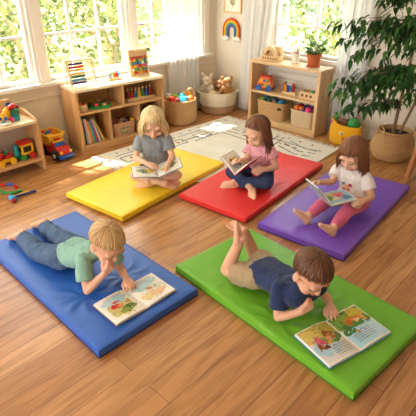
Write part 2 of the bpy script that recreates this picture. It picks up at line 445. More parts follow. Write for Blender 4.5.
# ------------------------------------------------------------------ shelves
birch = wood('birch_wood_along', S(218, 174, 120), S(196, 146, 90), 0, .42)
birch_v = wood('birch_wood_upright', S(214, 168, 114), S(190, 138, 84), 2, .45)
pale = wood('pale_birch_along', S(236, 204, 158), S(218, 180, 130), 0, .42)
pale_v = wood('pale_birch_upright', S(230, 194, 146), S(212, 170, 120), 2, .45)
toywood = wood('toy_beech', S(236, 202, 152), S(220, 180, 126), 0, .5, 40)
P = {}
def paint(name, rgb, rough=.38): P[name] = mat('toy_paint_' + name, S(*rgb), rough, .5); return P[name]
for n_, c_ in dict(red=(204, 38, 34), dark_red=(158, 30, 36), orange=(238, 122, 30), yellow=(246, 190, 34), green=(40, 140, 62), dark_green=(18, 104, 66), lime=(130, 180, 44),
                   teal=(20, 140, 150), sky=(60, 158, 206), blue=(28, 84, 170), navy=(40, 50, 120), purple=(92, 60, 110), pink=(226, 60, 130), white=(240, 236, 226), black=(30, 28, 30),
                   brown=(120, 74, 44), tan=(200, 160, 110), grey=(150, 150, 150)).items(): paint(n_, c_)

# low cubby shelf on the left wall
LS = frame((-1.155, 3.94, 0), radians(40)); LH, LD, LW = .583, .315, .932
ls = thing('cubby_shelf', 'long low wooden cubby shelf under the left windows with toys and a row of books', 'shelf', LS)
b = B(); b.box((0, .0, 0), (.022, LD, LH - .024), bev=.002); b.build('side_panel', birch_v, ls, False)
b = B(); b.box((LW - .022, .0, 0), (LW, LD, LH - .024), bev=.002); b.build('side_panel', birch_v, ls, False)
B().box((0, -.004, LH - .024), (LW, LD, LH), bev=.004).build('top_board', wood('birch_top_painted_light', S(244, 224, 190), S(230, 202, 160), 0, .4), ls, False)  # top's wood colour lightened to carry sun and sky sheen
B().box((.022, .004, .352), (LW - .022, LD - .01, .374), bev=.002).build('middle_shelf', birch, ls, False)
B().box((.022, .004, .042), (LW - .022, LD - .01, .062), bev=.002).build('bottom_board', birch, ls, False)
B().box((.022, .012, 0), (LW - .022, .03, .042)).build('plinth', birch, ls, False)
B().box((.022, LD - .01, .02), (LW - .022, LD, LH - .024)).build('back_panel', birch, ls, False)
for x, z0, z1 in ((.475, .374, LH - .024), (.317, .062, .352), (.638, .062, .352)):
    B().box((x - .009, .006, z0), (x + .009, LD - .01, z1)).build('divider', birch_v, ls, False)
def on(M, x, y, z, r=0): return M @ frame((x, y, z), r)

# open shelf on the right wall
RS = frame((.443, 4.951, 0), radians(-43)); RH, RD, RW = .658, .24, .851
rs = thing('open_shelf', 'pale wooden open two tier shelf under the right-hand window', 'shelf', RS)
B().box((0, 0, 0), (.034, RD, RH - .026), bev=.002).build('side_panel', pale_v, rs, False)
B().box((RW - .034, 0, 0), (RW, RD, RH - .026), bev=.002).build('side_panel', pale_v, rs, False)
B().box((-.002, -.004, RH - .026), (RW + .002, RD, RH), bev=.004).build('top_board', pale, rs, False)
B().box((.034, .004, .328), (RW - .034, RD - .004, .350), bev=.002).build('middle_shelf', pale, rs, False)
B().box((.034, .004, .036), (RW - .034, RD - .004, .058), bev=.002).build('bottom_board', pale, rs, False)
B().box((.034, .012, 0), (RW - .034, .028, .036)).build('plinth', pale, rs, False)

# toy shelf at the left edge
TS = frame((-1.385, 3.60, 0), radians(45))
ts = thing('toy_shelf', 'low wooden toy shelf with a raised back at the left edge beside the toy truck', 'shelf', TS)
TH, TD = .433, .285
side = [(0, 0), (TD, 0), (TD, TH + .045), (TD - .06, TH + .05), (.05, TH + .016), (0, TH - .004)]
MY = Matrix(((0, 0, 1, 0), (1, 0, 0, 0), (0, 1, 0, 0), (0, 0, 0, 1)))       # (a, b, c) -> x=c, y=a, z=b
for x in (-.022, -.9):
    b = B().prism(side, x, x + .022, M=MY); b.build('side_panel', birch_v, ts, False, bevel=.003)
B().box((-.878, .002, TH - .024), (-.022, TD, TH), bev=.003).build('top_board', MATS['birch_top_painted_light'], ts, False)  # same lightened colour, white sheen painted into this top too
B().box((-.878, .002, .085), (-.022, TD, .105), bev=.002).build('lower_shelf', birch, ts, False)
bp_ = [(-.878, TH), (-.022, TH), (-.022, TH + .055), (-.10, TH + .14), (-.878, TH + .14)]
b = B().prism(bp_, -TD, -TD + .016, M=Matrix(((1, 0, 0, 0), (0, 0, -1, 0), (0, 1, 0, 0), (0, 0, 0, 1))))
bk = b.build('back_board', birch, ts, False, bevel=.003)
B().box((-.878, TD - .012, .105), (-.022, TD - .002, TH - .024)).build('back_panel', mat('pale_back_panel', S(214, 200, 180), .7), ts, False)
Mc = Matrix(((1, 0, 0, 0), (0, 0, -1, 0), (0, 1, 0, 0), (0, 0, 0, 1)))
B().prism([(-.115 + .022 * cos(t * pi / 9), TH + .098 + .018 * sin(t * pi / 9)) for t in range(18)], -TD + .0155, -TD + .021, M=Mc).build('painted_dot', P['blue'], bk, False)

# ------------------------------------------------------------------ things on the left shelf top
M = on(LS, .035, .115, LH)
ab = thing('abacus', 'wooden abacus with rows of coloured beads standing on the cubby shelf', 'abacus', M)
lean = .06; HH = .215
for x in (0, .235):
    B().tube([(x, 0, .008), (x, lean, HH)], .0105, 8).build('upright', toywood, ab)
    B().tube([(x, .10, .008), (x, lean + .004, HH - .03)], .007, 8).build('leg', toywood, ab)
B().tube([(-.012, lean, HH), (.247, lean, HH)], .008, 8).build('top_bar', toywood, ab)
B().tube([(0, .1, .012), (.235, .1, .012)], .006, 8).build('foot_bar', toywood, ab)
for k, cn in enumerate(['purple', 'red', 'yellow', 'tan', 'dark_green', 'sky', 'navy']):
    z = HH - .027 - k * .026; y = lean * z / HH
    rod = B().tube([(0, y, z), (.235, y, z)], .0022, 6).build('rod', toywood, ab)
    b = B()
    for q in range(10): b.ell((.018 + q * .0138, y, z), (.0069, .0125, .0125), n=10)
    b.build('bead_row', P['yellow'] if cn == 'tan' else P[cn], rod)

M = on(LS, .41, .15, LH)
pg = thing('peg_toy', 'small wooden toy with coloured pegs between the abacus and the bead board', 'toy', M)
B().box((0, -.028, 0), (.125, .028, .026), bev=.009).build('base', toywood, pg)
for k, (x, y, cn) in enumerate([(.015, -.012, 'sky'), (.04, .012, 'yellow'), (.055, -.014, 'orange'), (.08, .014, 'green'), (.085, -.014, 'red'), (.108, .012, 'red'), (.112, -.012, 'sky')]):
    B().cone((x, y, .024), .009, (x, y, .052 + .005 * (k % 3)), .009, 12).ell((x, y, .056 + .005 * (k % 3)), .0105, n=12).build('peg', P[cn], pg)
b = B()
for x in (.012, .045, .08, .113): b.cone((x, -.032, .013), .014, (x, -.024, .013), .014, 14)
b.build('front_wheels', toywood, pg)

M = on(LS, .655, .135, LH, radians(-4)) @ Matrix.Rotation(radians(-9), 4, 'X')
pz = thing('bead_board', 'upright wooden frame with rows of coloured shapes on the shelf by the curtain', 'toy', M)
b = B(); b.box((0, 0, 0), (.018, .026, .245)); b.box((.187, 0, 0), (.205, .026, .245)); b.box((.018, 0, 0), (.187, .026, .018)); b.box((.018, 0, .227), (.187, .026, .245))
b.build('board_frame', toywood, pz, False, bevel=.002)
B().box((.014, .014, .014), (.191, .024, .231)).build('back_board', pale, pz, False)
rnd = random.Random(4)
for row, (z, cols) in enumerate([(.172, ['red'] * 5 + ['dark_red']), (.148, ['orange', 'yellow', 'green', 'yellow', 'lime', 'green']), (.122, ['teal', 'sky', 'blue', 'sky', 'white', 'teal']),
                                 (.094, ['orange', 'yellow', 'orange', 'red', 'orange', 'pink']), (.062, ['white', 'lime', 'green', 'yellow', 'green', 'teal']), (.034, ['yellow', 'red', 'orange', 'yellow', 'orange', 'red'])]):
    B().tube([(.012, .006, z - .004), (.193, .006, z - .004)], .0022, 6).build('rail', toywood, pz)
    for k, cn in enumerate(cols):
        x = .032 + k * .028; b = B(); s = rnd.uniform(.85, 1.15)
        if (k + row) % 3 == 0: b.box((x - .012 * s, -.004, z - .011), (x + .012 * s, .013, z + .011 * s), bev=.003)
        elif (k + row) % 3 == 1: b.ell((x, .004, z), (.0125 * s, .009, .012), n=12)
        else: b.cone((x, .004, z - .012), .0125, (x, .004, z + .013 * s), .006, 12)
        b.build('shape', P[cn], pz)

# ------------------------------------------------------------------ middle tier of the left shelf
M = on(LS, .085, .085, .374)
dr = thing('drum_box', 'small round wooden box in the upper left cubby with bits inside', 'box', M)
B().lathe([(.044, 0), (.047, .004), (.047, .06), (.043, .06), (.041, .008)], 28).build('body', toywood, dr)
for x, y, cn in ((-.015, .0, 'orange'), (.012, -.012, 'red'), (.01, .018, 'tan')): B().ell((x, y, .055), .016, n=10).build('bead', P[cn], dr)
M = on(LS, .275, .11, .374)
tr = thing('train_ring', 'round green and brown wooden toy track in the upper left cubby', 'toy', M)
B().lathe([(.045, 0), (.105, 0), (.108, .006), (.108, .018), (.1, .024), (.05, .024), (.045, .018), (.045, .0)], 36).build('track', P['green'], tr)
for k in range(7):
    a = k * .9 + .3; B().box((-.018, -.011, 0), (.018, .011, .024), M=Matrix.Translation((.077 * cos(a), .077 * sin(a), .024)) @ Matrix.Rotation(a + pi / 2, 4, 'Z'), bev=.004).build('wagon', P[['brown', 'tan', 'yellow', 'brown', 'red', 'tan', 'brown'][k]], tr)
tray = single('peg_tray', B().box((0, 0, 0), (.315, .085, .02), bev=.006), toywood, 'long flat wooden tray carrying seven coloured cones in the upper right cubby', 'tray', on(LS, .555, .06, .374, radians(1)))
for k, cn in enumerate(['dark_red', 'red', 'teal', 'yellow', 'green', 'blue', 'dark_red']):
    M = on(LS, .585 + k * .042, .104, .394)
    c = thing('stacking_cone', '%s wooden cone with a peg top, %s on the tray' % ({'dark_red': 'dark red', 'red': 'bright red'}.get(cn, cn), ['leftmost', 'second from the left', 'third from the left', 'fourth from the left', 'fifth from the left', 'sixth from the left', 'rightmost'][k]), 'toy', M, 'coloured cones on the wooden tray')
    B().lathe([(.018, 0), (.019, .006), (.014, .045), (.008, .07), (.007, .074)], 18, close=True).build('body', P[cn], c)
    B().lathe([(.006, .074), (.0065, .084), (.004, .094), (.001, .097)], 12).build('peg', toywood, c)

# books in the lower left cubby
bookcols = [((216, 196, 60), 'yellow-green'), ((52, 58, 84), 'dark blue'), ((160, 166, 178), 'grey'), ((214, 190, 170), 'beige'), ((232, 102, 36), 'orange'), ((92, 164, 70), 'green'), ((40, 128, 206), 'bright blue'),
            ((176, 40, 44), 'dark red'), ((190, 186, 176), 'pale grey'), ((96, 110, 106), 'slate'), ((240, 200, 40), 'golden yellow')]
paper = mat('book_paper', S(247, 242, 232), .8, .2)
x = .040
rnd = random.Random(11)
for k, (rgb, nm) in enumerate(bookcols):
    t = rnd.uniform(.012, .019); hgt = [.235, .25, .245, .24, .225, .215, .215, .225, .232, .24, .235][k]; d = .17
    tilt = radians([2, 3, 5, 8, 10, 11, 12, 13, 15, 17, 21][k])
    M = on(LS, x, .045, .0625) @ Matrix.Rotation(-tilt, 4, 'Y')
    bk = thing('picture_book', '%s spine picture book leaning in the lower left cubby' % nm, 'book', M, 'picture books in the lower cubby')
    cm = mat('book_cover_' + nm.replace(' ', '_').replace('-', '_'), S(*rgb), .5, .4)
    b = B(); b.box((0, 0, 0), (.0018, d, hgt)); b.box((t - .0018, 0, 0), (t, d, hgt)); b.box((.0018, 0, 0), (t - .0018, .002, hgt))
    cov = b.build('cover', cm, bk, False)
    B().box((.0018, .002, .003), (t - .0018, d - .003, hgt - .004)).build('page_block', paper, bk, False)
    x += t / cos(tilt) + .0042 - (0.003 if k == 10 else 0)
x_end = x
# woven bin with blocks
def bin_(name, M, w, d, hgt, m, label, taper=.9, band=None, cat='basket', group=None):
    root = thing(name, label, cat, M, group)
    b = B(); n = 40
    def ring(sc, z, inset=0):
        out = []
        for i in range(n):
            a = 2 * pi * i / n; e = .45
            out.append((w / 2 * sc * math.copysign(abs(cos(a)) ** e, cos(a)) - inset * cos(a), d / 2 * sc * math.copysign(abs(sin(a)) ** e, sin(a)) - inset * sin(a), z))
        return out
    zs = 14; vs = []; 
    for j in range(zs + 1):
        f = j / zs; vs += ring(taper + (1 - taper) * f + (.012 if j % 2 else 0), hgt * f)
    vs += ring(1, hgt, .008); vs += ring(taper, .012, .008)
    fs = [(j * n + i, j * n + (i + 1) % n, (j + 1) * n + (i + 1) % n, (j + 1) * n + i) for j in range(zs + 2) for i in range(n)]
    fs.append(list(range(n))[::-1]); fs.append(list(range((zs + 2) * n, (zs + 3) * n)))
    b.add(vs, fs); b.build('body', m, root, angle=60)
    return root
wv_pink = weave('rosy_plastic_weave', S(208, 160, 124), S(166, 116, 86), 90)
wv_jute = weave('jute_weave', S(220, 180, 128), S(178, 134, 86), 80, 3)
wv_pale = weave('pale_rope_weave', S(226, 206, 172), S(198, 172, 134), 80, 4)
M = on(LS, .478, .125, .0625)
bn = bin_('toy_bin', M, .275, .2, .135, wv_pink, 'rosy woven bin full of wooden blocks in the lower middle cubby')
b = B(); b.box((-.05, -.098, .03), (.06, -.092, .085), bev=.003); b.build('front_tag', P['dark_green'], bn, False)
b = B()
for k in range(5): b.box((-.044 + k * .021, -.1, .038), (-.03 + k * .021, -.0975, .078 - (k % 2) * .008))
b.build('tag_pattern', P['tan'], bn, False)
rnd = random.Random(3)
def fill(n, w, d, z, size, cols, label, group, M, kinds=('ball', 'block'), name='toy'):
    """loose toys lying in a container, each one its own thing"""
    for k in range(n):
        cn = cols[k % len(cols)]; s = size * rnd.uniform(.85, 1.15)
        gx = (k % 4 - 1.5) / 4 * w * 1.05 + rnd.uniform(-.006, .006); gy = (k // 4 % 3 - 1) / 3 * d + rnd.uniform(-.006, .006)
        kd = kinds[k % len(kinds)]
        MM = M @ Matrix.Translation((gx, gy, z + rnd.uniform(0, .008))) @ Matrix.Rotation(rnd.random() * 6, 4, 'Z') @ Matrix.Rotation(rnd.uniform(-.5, .5), 4, 'X')
        b = B()
        if kd == 'ball': b.ell((0, 0, 0), s, n=16)
        elif kd == 'block': b.box((-s, -s * .8, -s * .7), (s, s * .8, s * .7), bev=s * .15)
        elif kd == 'peg': b.rc((-s * .8, 0, 0), s * .55, (s * .8, 0, 0), s * .45)
        elif kd == 'ring':
            pts = [(s * cos(t * pi / 8), s * sin(t * pi / 8), 0) for t in range(17)]; b.tube(pts, s * .32, 8)
        cname = cn.replace('_', ' ')
        single({'ball': 'toy_ball', 'block': 'toy_block', 'peg': 'toy_peg', 'ring': 'toy_ring'}[kd], b, P[cn], label % (cname, kd), 'toy', MM, group)
fill(11, .25, .17, .128, .021, ['brown', 'tan', 'purple', 'yellow', 'brown', 'dark_red', 'tan', 'black'], '%s wooden %s in the rosy bin', 'blocks in the rosy woven bin', M, ('block', 'peg', 'block'))
M = on(LS, .79, .12, .0625)
bin_('storage_bin', M, .24, .19, .16, wv_jute, 'jute bin in the lower right cubby behind the blond child')

# ------------------------------------------------------------------ toys on the left-edge shelf
M = on(TS, -.255, .10, TH) @ Matrix.Scale(1.15, 4)
dk = thing('duck_toy', 'yellow wheeled toy with blue spots and a red ball on the left-edge shelf', 'toy', M)
B().lathe([(.05, .0), (.062, .004), (.062, .012), (.05, .018)], 28, close=True).build('base', P['white'], dk)
B().ell((0, 0, .045), (.055, .036, .032)).rc((.03, 0, .06), .018, (.04, 0, .085), .016).build('body', P['yellow'], dk)
for x, y, z, cn in ((-.02, -.033, .05, 'blue'), (.02, -.034, .045, 'blue'), (.0, -.03, .022, 'sky')): B().ell((x, y, z), (.014, .008, .014), n=12).build('spot', P[cn], dk)
B().ell((-.01, 0, .098), .022, n=16).build('red_ball', P['red'], dk)
M = on(TS, -.13, .13, TH) @ Matrix.Scale(1.2, 4)
bl = thing('ring_stack_toy', 'stacked toy of teal, yellow and red pieces near the right end of the left-edge shelf', 'toy', M)
B().cone((0, 0, 0), .03, (0, 0, .045), .03, 18).build('drum', P['teal'], bl)
B().ell((0, -.012, .062), (.03, .026, .022)).build('dome', P['dark_green'], bl)
B().rc((-.035, .01, .02), .022, (-.04, .01, .085), .013).build('post', P['yellow'], bl)
B().rc((-.02, 0, .09), .019, (.0, 0, .1), .017).build('head', P['red'], bl)
B().ell((.03, .01, .085), .013, n=12).build('knob', P['dark_red'], bl)
B().ell((-.035, -.022, .018), (.02, .016, .018), n=12).build('foot', P['pink'], bl)
# train of three on the lower shelf
def wheels(root, xs, y0, y1, r, m, z=None):
    for x in xs:
        for y in (y0, y1):
            B().cone((x, y - .007, r if z is None else z), r, (x, y + .007, r if z is None else z), r, 18).build('wheel', m, root)
M = on(TS, -.115, .115, .105, radians(4)) @ Matrix.Scale(1.28, 4)
t1 = thing('toy_engine', 'yellow toy cab car with a red roof at the right of the lower shelf', 'toy', M)
B().box((-.065, -.03, .014), (.05, .03, .03), bev=.004).build('chassis', P['dark_green'], t1)
b = B()
for sx in (-.028, .042): 
    for sy in (-.028, .028): b.box((sx - .007, sy - .006, .03), (sx + .007, sy + .006, .098))
b.box((-.035, -.034, .03), (.049, .034, .046)); b.box((-.035, -.034, .085), (.049, .034, .1)); b.build('cab', P['yellow'], t1, False, bevel=.003)
B().box((-.028, -.028, .046), (.042, .028, .086)).build('cab_inside', P['black'], t1, False)
B().prism([(-.04, .1), (.054, .1), (.04, .118), (-.026, .118)], -.036, .036, M=Matrix(((1, 0, 0, 0), (0, 0, 1, 0), (0, 1, 0, 0), (0, 0, 0, 1)))).build('roof', P['red'], t1, False, bevel=.003)
B().cone((-.055, 0, .03), .018, (-.055, 0, .085), .014, 16).ell((-.055, 0, .09), .017, n=12).build('funnel', P['teal'], t1)
wheels(t1, (.03,), -.042, .042, .021, P['red']); wheels(t1, (-.035,), -.042, .042, .019, P['green'])
M = on(TS, -.30, .105, .105, radians(4)) @ Matrix.Scale(1.25, 4)
t2 = thing('toy_wagon', 'yellow toy wagon loaded with red bricks in the middle of the lower shelf', 'toy', M)
B().box((-.062, -.03, .016), (.062, .03, .036), bev=.004).build('bed', P['yellow'], t2)
b = B()
for x, y, z in ((-.04, -.012, .036), (-.012, .012, .036), (.016, -.01, .036), (.042, .012, .036), (-.02, -.008, .058), (.012, .01, .058)): b.box((x - .014, y - .014, z), (x + .014, y + .014, z + .024), bev=.003)
b.build('red_bricks', P['red'], t2)
B().box((-.005, -.018, .06), (.022, .0, .088), bev=.003).build('green_brick', P['dark_green'], t2)
wheels(t2, (.04, -.04), -.042, .042, .021, P['yellow'])
M = on(TS, -.49, .10, .105, radians(4)) @ Matrix.Scale(1.25, 4)
t3 = thing('toy_lorry', 'green and yellow toy lorry at the left of the lower shelf', 'toy', M)
B().box((-.07, -.03, .016), (.07, .03, .034), bev=.004).build('bed', P['green'], t3)
B().prism([(-.02, .034), (.055, .034), (.03, .10), (-.02, .10)], -.03, .03, M=Matrix(((1, 0, 0, 0), (0, 0, 1, 0), (0, 1, 0, 0), (0, 0, 0, 1)))).build('cab', P['yellow'], t3, False, bevel=.003)
B().box((-.012, -.0315, .05), (.026, .0315, .085)).build('window', P['dark_green'], t3, False)
wheels(t3, (.045, -.045), -.04, .04, .02, P['green'])

# ------------------------------------------------------------------ toy truck on the floor
Mt = frame((-1.385, 3.905, 0), radians(-42)) @ Matrix.Scale(.94, 4)              # x = the truck's forward
tk = thing('toy_truck', 'big red toy tipper truck with a yellow load box parked between the two left shelves', 'toy truck', Mt @ Matrix.Translation((0, 0, 0)))
b = B(); pr = [(-.09, .05), (.17, .05), (.175, .085), (.15, .105), (.085, .118), (.06, .165), (.0, .17), (-.01, .11), (-.09, .10)]
MX = Matrix(((1, 0, 0, 0), (0, 0, 1, 0), (0, 1, 0, 0), (0, 0, 0, 1)))
b.prism(pr, -.066, .066, M=MX); b.build('cab_body', P['red'], tk, True, bevel=.010)
B().box((.11, -.078, .022), (.192, .078, .058), bev=.012).build('bumper', P['blue'], tk)
B().prism([(.083, .122), (.090, .122), (.068, .160), (.061, .160)], -.052, .052, M=MX).build('windscreen', P['blue'], tk, False)
B().box((.0, -.03, .168), (.05, .03, .188), bev=.008).build('roof_light', P['red'], tk)
B().box((.035, -.06, .158), (.075, .06, .168), bev=.004).build('visor', P['yellow'], tk)
for y in (-.05, .05): B().box((.162, y - .013, .07), (.182, y + .013, .096), bev=.005).build('headlight', P['yellow'], tk)
b = B()
def boxring(z, g): return [(-.16 - g, -.075 - g, z), (.03 + g, -.075 - g, z), (.03 + g, .075 + g, z), (-.16 - g, .075 + g, z)]
vs = boxring(.115, -.012) + boxring(.215, .008) + boxring(.215, .02) + boxring(.23, .02) + boxring(.23, .002) + boxring(.13, -.02)
fs = [(j * 4 + i, j * 4 + (i + 1) % 4, j * 4 + 4 + (i + 1) % 4, j * 4 + 4 + i) for j in range(5) for i in range(4)] + [(3, 2, 1, 0), (20, 21, 22, 23)]
b.add(vs, fs)
for x in (-.13, -.1, -.07, -.04, -.01): 
    b.box((x - .004, -.083, .125), (x + .004, -.07, .212)); b.box((x - .004, .07, .125), (x + .004, .083, .212))
b.build('load_box', P['yellow'], tk, False, bevel=.003)
B().box((-.17, -.06, .05), (.0, .06, .1), bev=.006).build('chassis', P['red'], tk)
for x in (.115, -.115):
    for y in (-.078, .078):
        w = B().lathe([(.026, -.018), (.046, -.018), (.05, -.012), (.05, .012), (.046, .018), (.026, .018)], 26, close=True, M=Matrix.Translation((x, y, .05)) @ Matrix.Rotation(pi / 2, 4, 'X')).build('wheel', mat('black_rubber', S(34, 32, 34), .6), tk)
        B().cone((x, y - .02, .05), .022, (x, y + .02, .05), .022, 18).build('hub', P['white'], w)
fill(9, .13, .11, .212, .022, ['red', 'green', 'blue', 'yellow', 'lime', 'blue', 'red', 'orange'], '%s toy %s riding in the yellow load box of the truck', 'toys in the truck load box', Mt @ Matrix.Translation((-.065, 0, 0)), ('ball', 'block'))

# ------------------------------------------------------------------ toys on the floor, left edge
def arc(c, r, a0, a1, n=14): return [(c[0] + r * cos(a0 + (a1 - a0) * t / n), c[1] + r * sin(a0 + (a1 - a0) * t / n), .012) for t in range(n + 1)]
at_ = thing('arc_track', 'curved red and blue plastic ring piece on the floor at the left edge', 'toy', frame((-1.56, 3.21, 0)))
pts = arc((-.03, -.03), .09, radians(150), radians(15))
for i, (k0, k1, cn) in enumerate(((0, 5, 'red'), (5, 10, 'blue'), (10, 14, 'red'))): B().tube(pts[k0:k1 + 1], .0125, 10).build('segment', P[cn], at_)
at2 = thing('green_arc', 'curved green plastic ring piece on the floor in front of the red and blue one', 'toy', frame((-1.51, 3.155, 0)))
B().tube(arc((-.02, .045), .085, radians(215), radians(335)), .0125, 10).build('segment', P['green'], at2)
hm = thing('toy_hammer', 'blue and yellow toy hammer with a red head lying on the floor', 'toy', frame((-1.45, 3.03, 0), radians(52)))
B().tube([(0, 0, .022), (.1, -.012, .018), (.165, -.02, .014)], [.011, .01, .011], 10).build('handle', P['navy'], hm)
B().tube([(-.01, .03, .012), (.07, .022, .012), (.13, .014, .012)], .009, 10).build('spare_stick', P['yellow'], hm)
B().cone((-.02, -.035, .022), .022, (-.02, .02, .022), .022, 18).build('head', P['sky'], hm)
B().cone((-.02, .02, .022), .02, (-.02, .05, .022), .017, 18).build('red_tip', P['red'], hm)
B().ell((-.035, -.045, .02), (.02, .018, .02)).build('red_end', P['dark_red'], hm)

# ------------------------------------------------------------------ baskets
def basket(name, loc, prof, mats_, label, ribs=1.0, rings=True, split=None, M=None):
    """coiled round basket: prof is (r, z) outside bottom to top"""
    root = thing(name, label, 'basket', M or frame(loc))
    out = []
    zmax = prof[-1][1]; n = max(10, int(zmax / .011))
    def rad(z):
        for (r0, z0), (r1, z1) in zip(prof, prof[1:]):
            if z0 <= z <= z1: return r0 + (r1 - r0) * (z - z0) / max(1e-6, z1 - z0)
        return prof[-1][0]
    for j in range(n):
        z0 = zmax * j / n; z1 = zmax * (j + 1) / n; zm = (z0 + z1) / 2
        out += [(rad(z0) - .0015 * ribs, z0), (rad(zm) + .003 * ribs, zm)]
    out.append((rad(zmax), zmax))
    segs = [(0, zmax)] if split is None else [(0, split), (split, zmax)]
    parts = []
    for k, (a, c) in enumerate(segs):
        pr = [p for p in out if a - 1e-6 <= p[1] <= c + 1e-6]
        if k == len(segs) - 1:
            pr = pr + [(rad(zmax) - .008, zmax + .003), (rad(zmax) - .014, zmax - .004), (rad(zmax * .5) - .014, zmax * .5), (rad(.02) - .014, .016)]
            bb = B().lathe(pr, 48)
        else: bb = B().lathe(pr, 48)
        parts.append(bb.build(['lower_body', 'upper_body'][k] if split else 'body', mats_[k], root, angle=70))
    return root, rad, zmax
jb, rad, zm = basket('toy_basket', (-.31, 4.90, 0), [(.155, 0), (.172, .02), (.186, .15), (.184, .262)], [wv_jute], 'tall jute basket overflowing with coloured toys between the cubby shelf and curtain')
pts = [V((.15, .03, .258)) + V((-.035 + .07 * t / 12 * 0 + cos(t * pi / 12) * .05, cos(t * pi / 12) * .02, sin(t * pi / 12) * .10)) for t in range(13)]
B().tube(pts, .011, 8).build('handle', wv_jute, jb)
Mb = frame((-.31, 4.90, .014), .3)
fill(12, .24, .24, .235, .036, ['red', 'dark_red', 'sky', 'orange', 'yellow', 'lime', 'teal', 'red', 'white', 'tan', 'blue', 'yellow'], '%s toy %s heaped in the tall jute basket', 'toys in the tall jute basket', Mb @ Matrix.Scale(1.08, 4), ('ball', 'peg', 'block'))

rope_hi = weave('cream_rope', S(242, 230, 206), S(222, 206, 176), 70, 4)
rope_lo = weave('tan_rope', S(208, 170, 130), S(180, 138, 98), 70, 4)
cb, rad, zm = basket('plush_basket', (.112, 5.305, 0), [(.17, 0), (.185, .02), (.207, .1), (.215, .245)], [rope_lo, rope_hi], 'round two-tone rope basket in the room corner holding plush animals', split=.1)
for s_ in (-1, 1):
    pts = [V((s_ * .213, -.05 + .1 * t / 10, .232)) + V((s_ * .028 * sin(t * pi / 10), 0, .012 * sin(t * pi / 10))) for t in range(11)]
    B().tube(pts, .011, 8).build('handle', rope_hi, cb)
def plush(name, loc, col, dark, s, rz, label, ears='round', tiltx=0):
    fm = mat('plush_' + name, S(*col), .95, .1, bump=(160, .5), sheen=.4, var=(60, .12)); fd = mat('plush_muzzle_' + name, S(*dark), .95, .1, bump=(160, .4))
    root = thing(name, label, 'plush toy', frame(loc, rz) @ Matrix.Rotation(tiltx, 4, 'X'))
    b = B(); b.ell((0, 0, .05 * s), (.055 * s, .048 * s, .06 * s)); b.rc((-.045 * s, -.01, .075 * s), .018 * s, (-.07 * s, -.03 * s, .04 * s), .016 * s); b.rc((.045 * s, -.01, .075 * s), .018 * s, (.07 * s, -.03 * s, .04 * s), .016 * s)
    b.ell((0, -.006 * s, .135 * s), (.052 * s, .047 * s, .046 * s)); b.rc((0, -.03 * s, .125 * s), .028 * s, (0, -.045 * s, .122 * s), .02 * s)
    body = link('body', remeshed(b, .006 * s, 3), fm, root)
    for sx in (-1, 1):
        if ears == 'round': B().ell((sx * .043 * s, .002, .175 * s), (.02 * s, .011 * s, .02 * s), n=14).build('ear', fm, root)
        else: B().rc((sx * .025 * s, .005, .17 * s), .012 * s, (sx * .05 * s, .0, .2 * s), .015 * s).build('ear', fm, root)
        B().ell((sx * .02 * s, -.046 * s, .146 * s), .0055 * s, n=10).build('eye', P['black'], root)
    B().ell((0, -.055 * s, .12 * s), (.022 * s, .018 * s, .017 * s), n=14).build('muzzle', fd, root)
    B().ell((0, -.072 * s, .126 * s), (.007 * s, .005 * s, .005 * s), n=10).build('nose', P['black'], root)
    return root
plush('plush_bear', (.215, 5.295, .185), (186, 130, 78), (224, 190, 146), 1.16, radians(12), 'honey-brown plush bear sitting at the right of the corner basket')
plush('plush_lamb', (.0, 5.355, .20), (232, 212, 184), (242, 230, 210), 1.15, radians(-20), 'cream plush animal lying at the left of the corner basket', 'long', .15)
plush('plush_pup', (.12, 5.355, .175), (150, 104, 68), (214, 180, 140), 1.0, 0, 'dark brown plush animal at the back middle of the corner basket')
plush('plush_rabbit', (.072, 5.215, .17), (226, 204, 172), (236, 222, 200), .95, radians(30), 'beige plush animal slumped at the front of the corner basket', 'long', -.75)

# ------------------------------------------------------------------ things on the right shelf
M = on(RS, .09, .065, RH, radians(3))
ho = thing('arched_toy_house', 'wooden arched toy house with a row of dark holes on the open shelf', 'toy', M)
B().box((0, 0, 0), (.215, .10, .05), bev=.003).build('base', toywood, ho)
b = B(); n = 20; ar = [(.012 + 0, .05)] + [(.098 - .086 * cos(pi * t / n), .05 + .085 * sin(pi * t / n)) for t in range(n + 1)] + [(.15, .05)] + [(.098 + .05 * cos(pi * t / n), .05 + .052 * sin(pi * t / n)) for t in range(n + 1)] + [(.046, .05)]
outer = [(.098 + .086 * cos(pi * t / n), .05 + .088 * sin(pi * t / n)) for t in range(n + 1)]; inner = [(.098 + .052 * cos(pi * t / n), .05 + .056 * sin(pi * t / n)) for t in range(n, -1, -1)]
MXn = Matrix(((1, 0, 0, 0), (0, 0, 1, 0), (0, 1, 0, 0), (0, 0, 0, 1)))
b = B()
for t in range(n):
    q = [outer[t], outer[t + 1], inner[n - t - 1], inner[n - t]]
    b.prism(q, .005, .055, M=MXn)
b.build('arch', toywood, ho, False)
B().prism([(.02, .05), (.21, .05), (.205, .138), (.06, .138)], .06, .095, M=MXn).build('back_wall', toywood, ho, False, bevel=.002)
for k in range(6): B().box((.02 + k * .031, -.0015, .016), (.036 + k * .031, .003, .034), bev=.0012).build('hole', P['brown'], ho, False)
M = on(RS, .455, .16, RH)
cp = thing('pencil_cup', 'white cup full of coloured pencils on the open shelf', 'cup', M)
B().lathe([(.036, 0), (.04, .004), (.043, .098), (.039, .098), (.036, .006)], 28).build('cup', mat('white_ceramic', S(238, 232, 222), .3), cp)
rnd = random.Random(9)
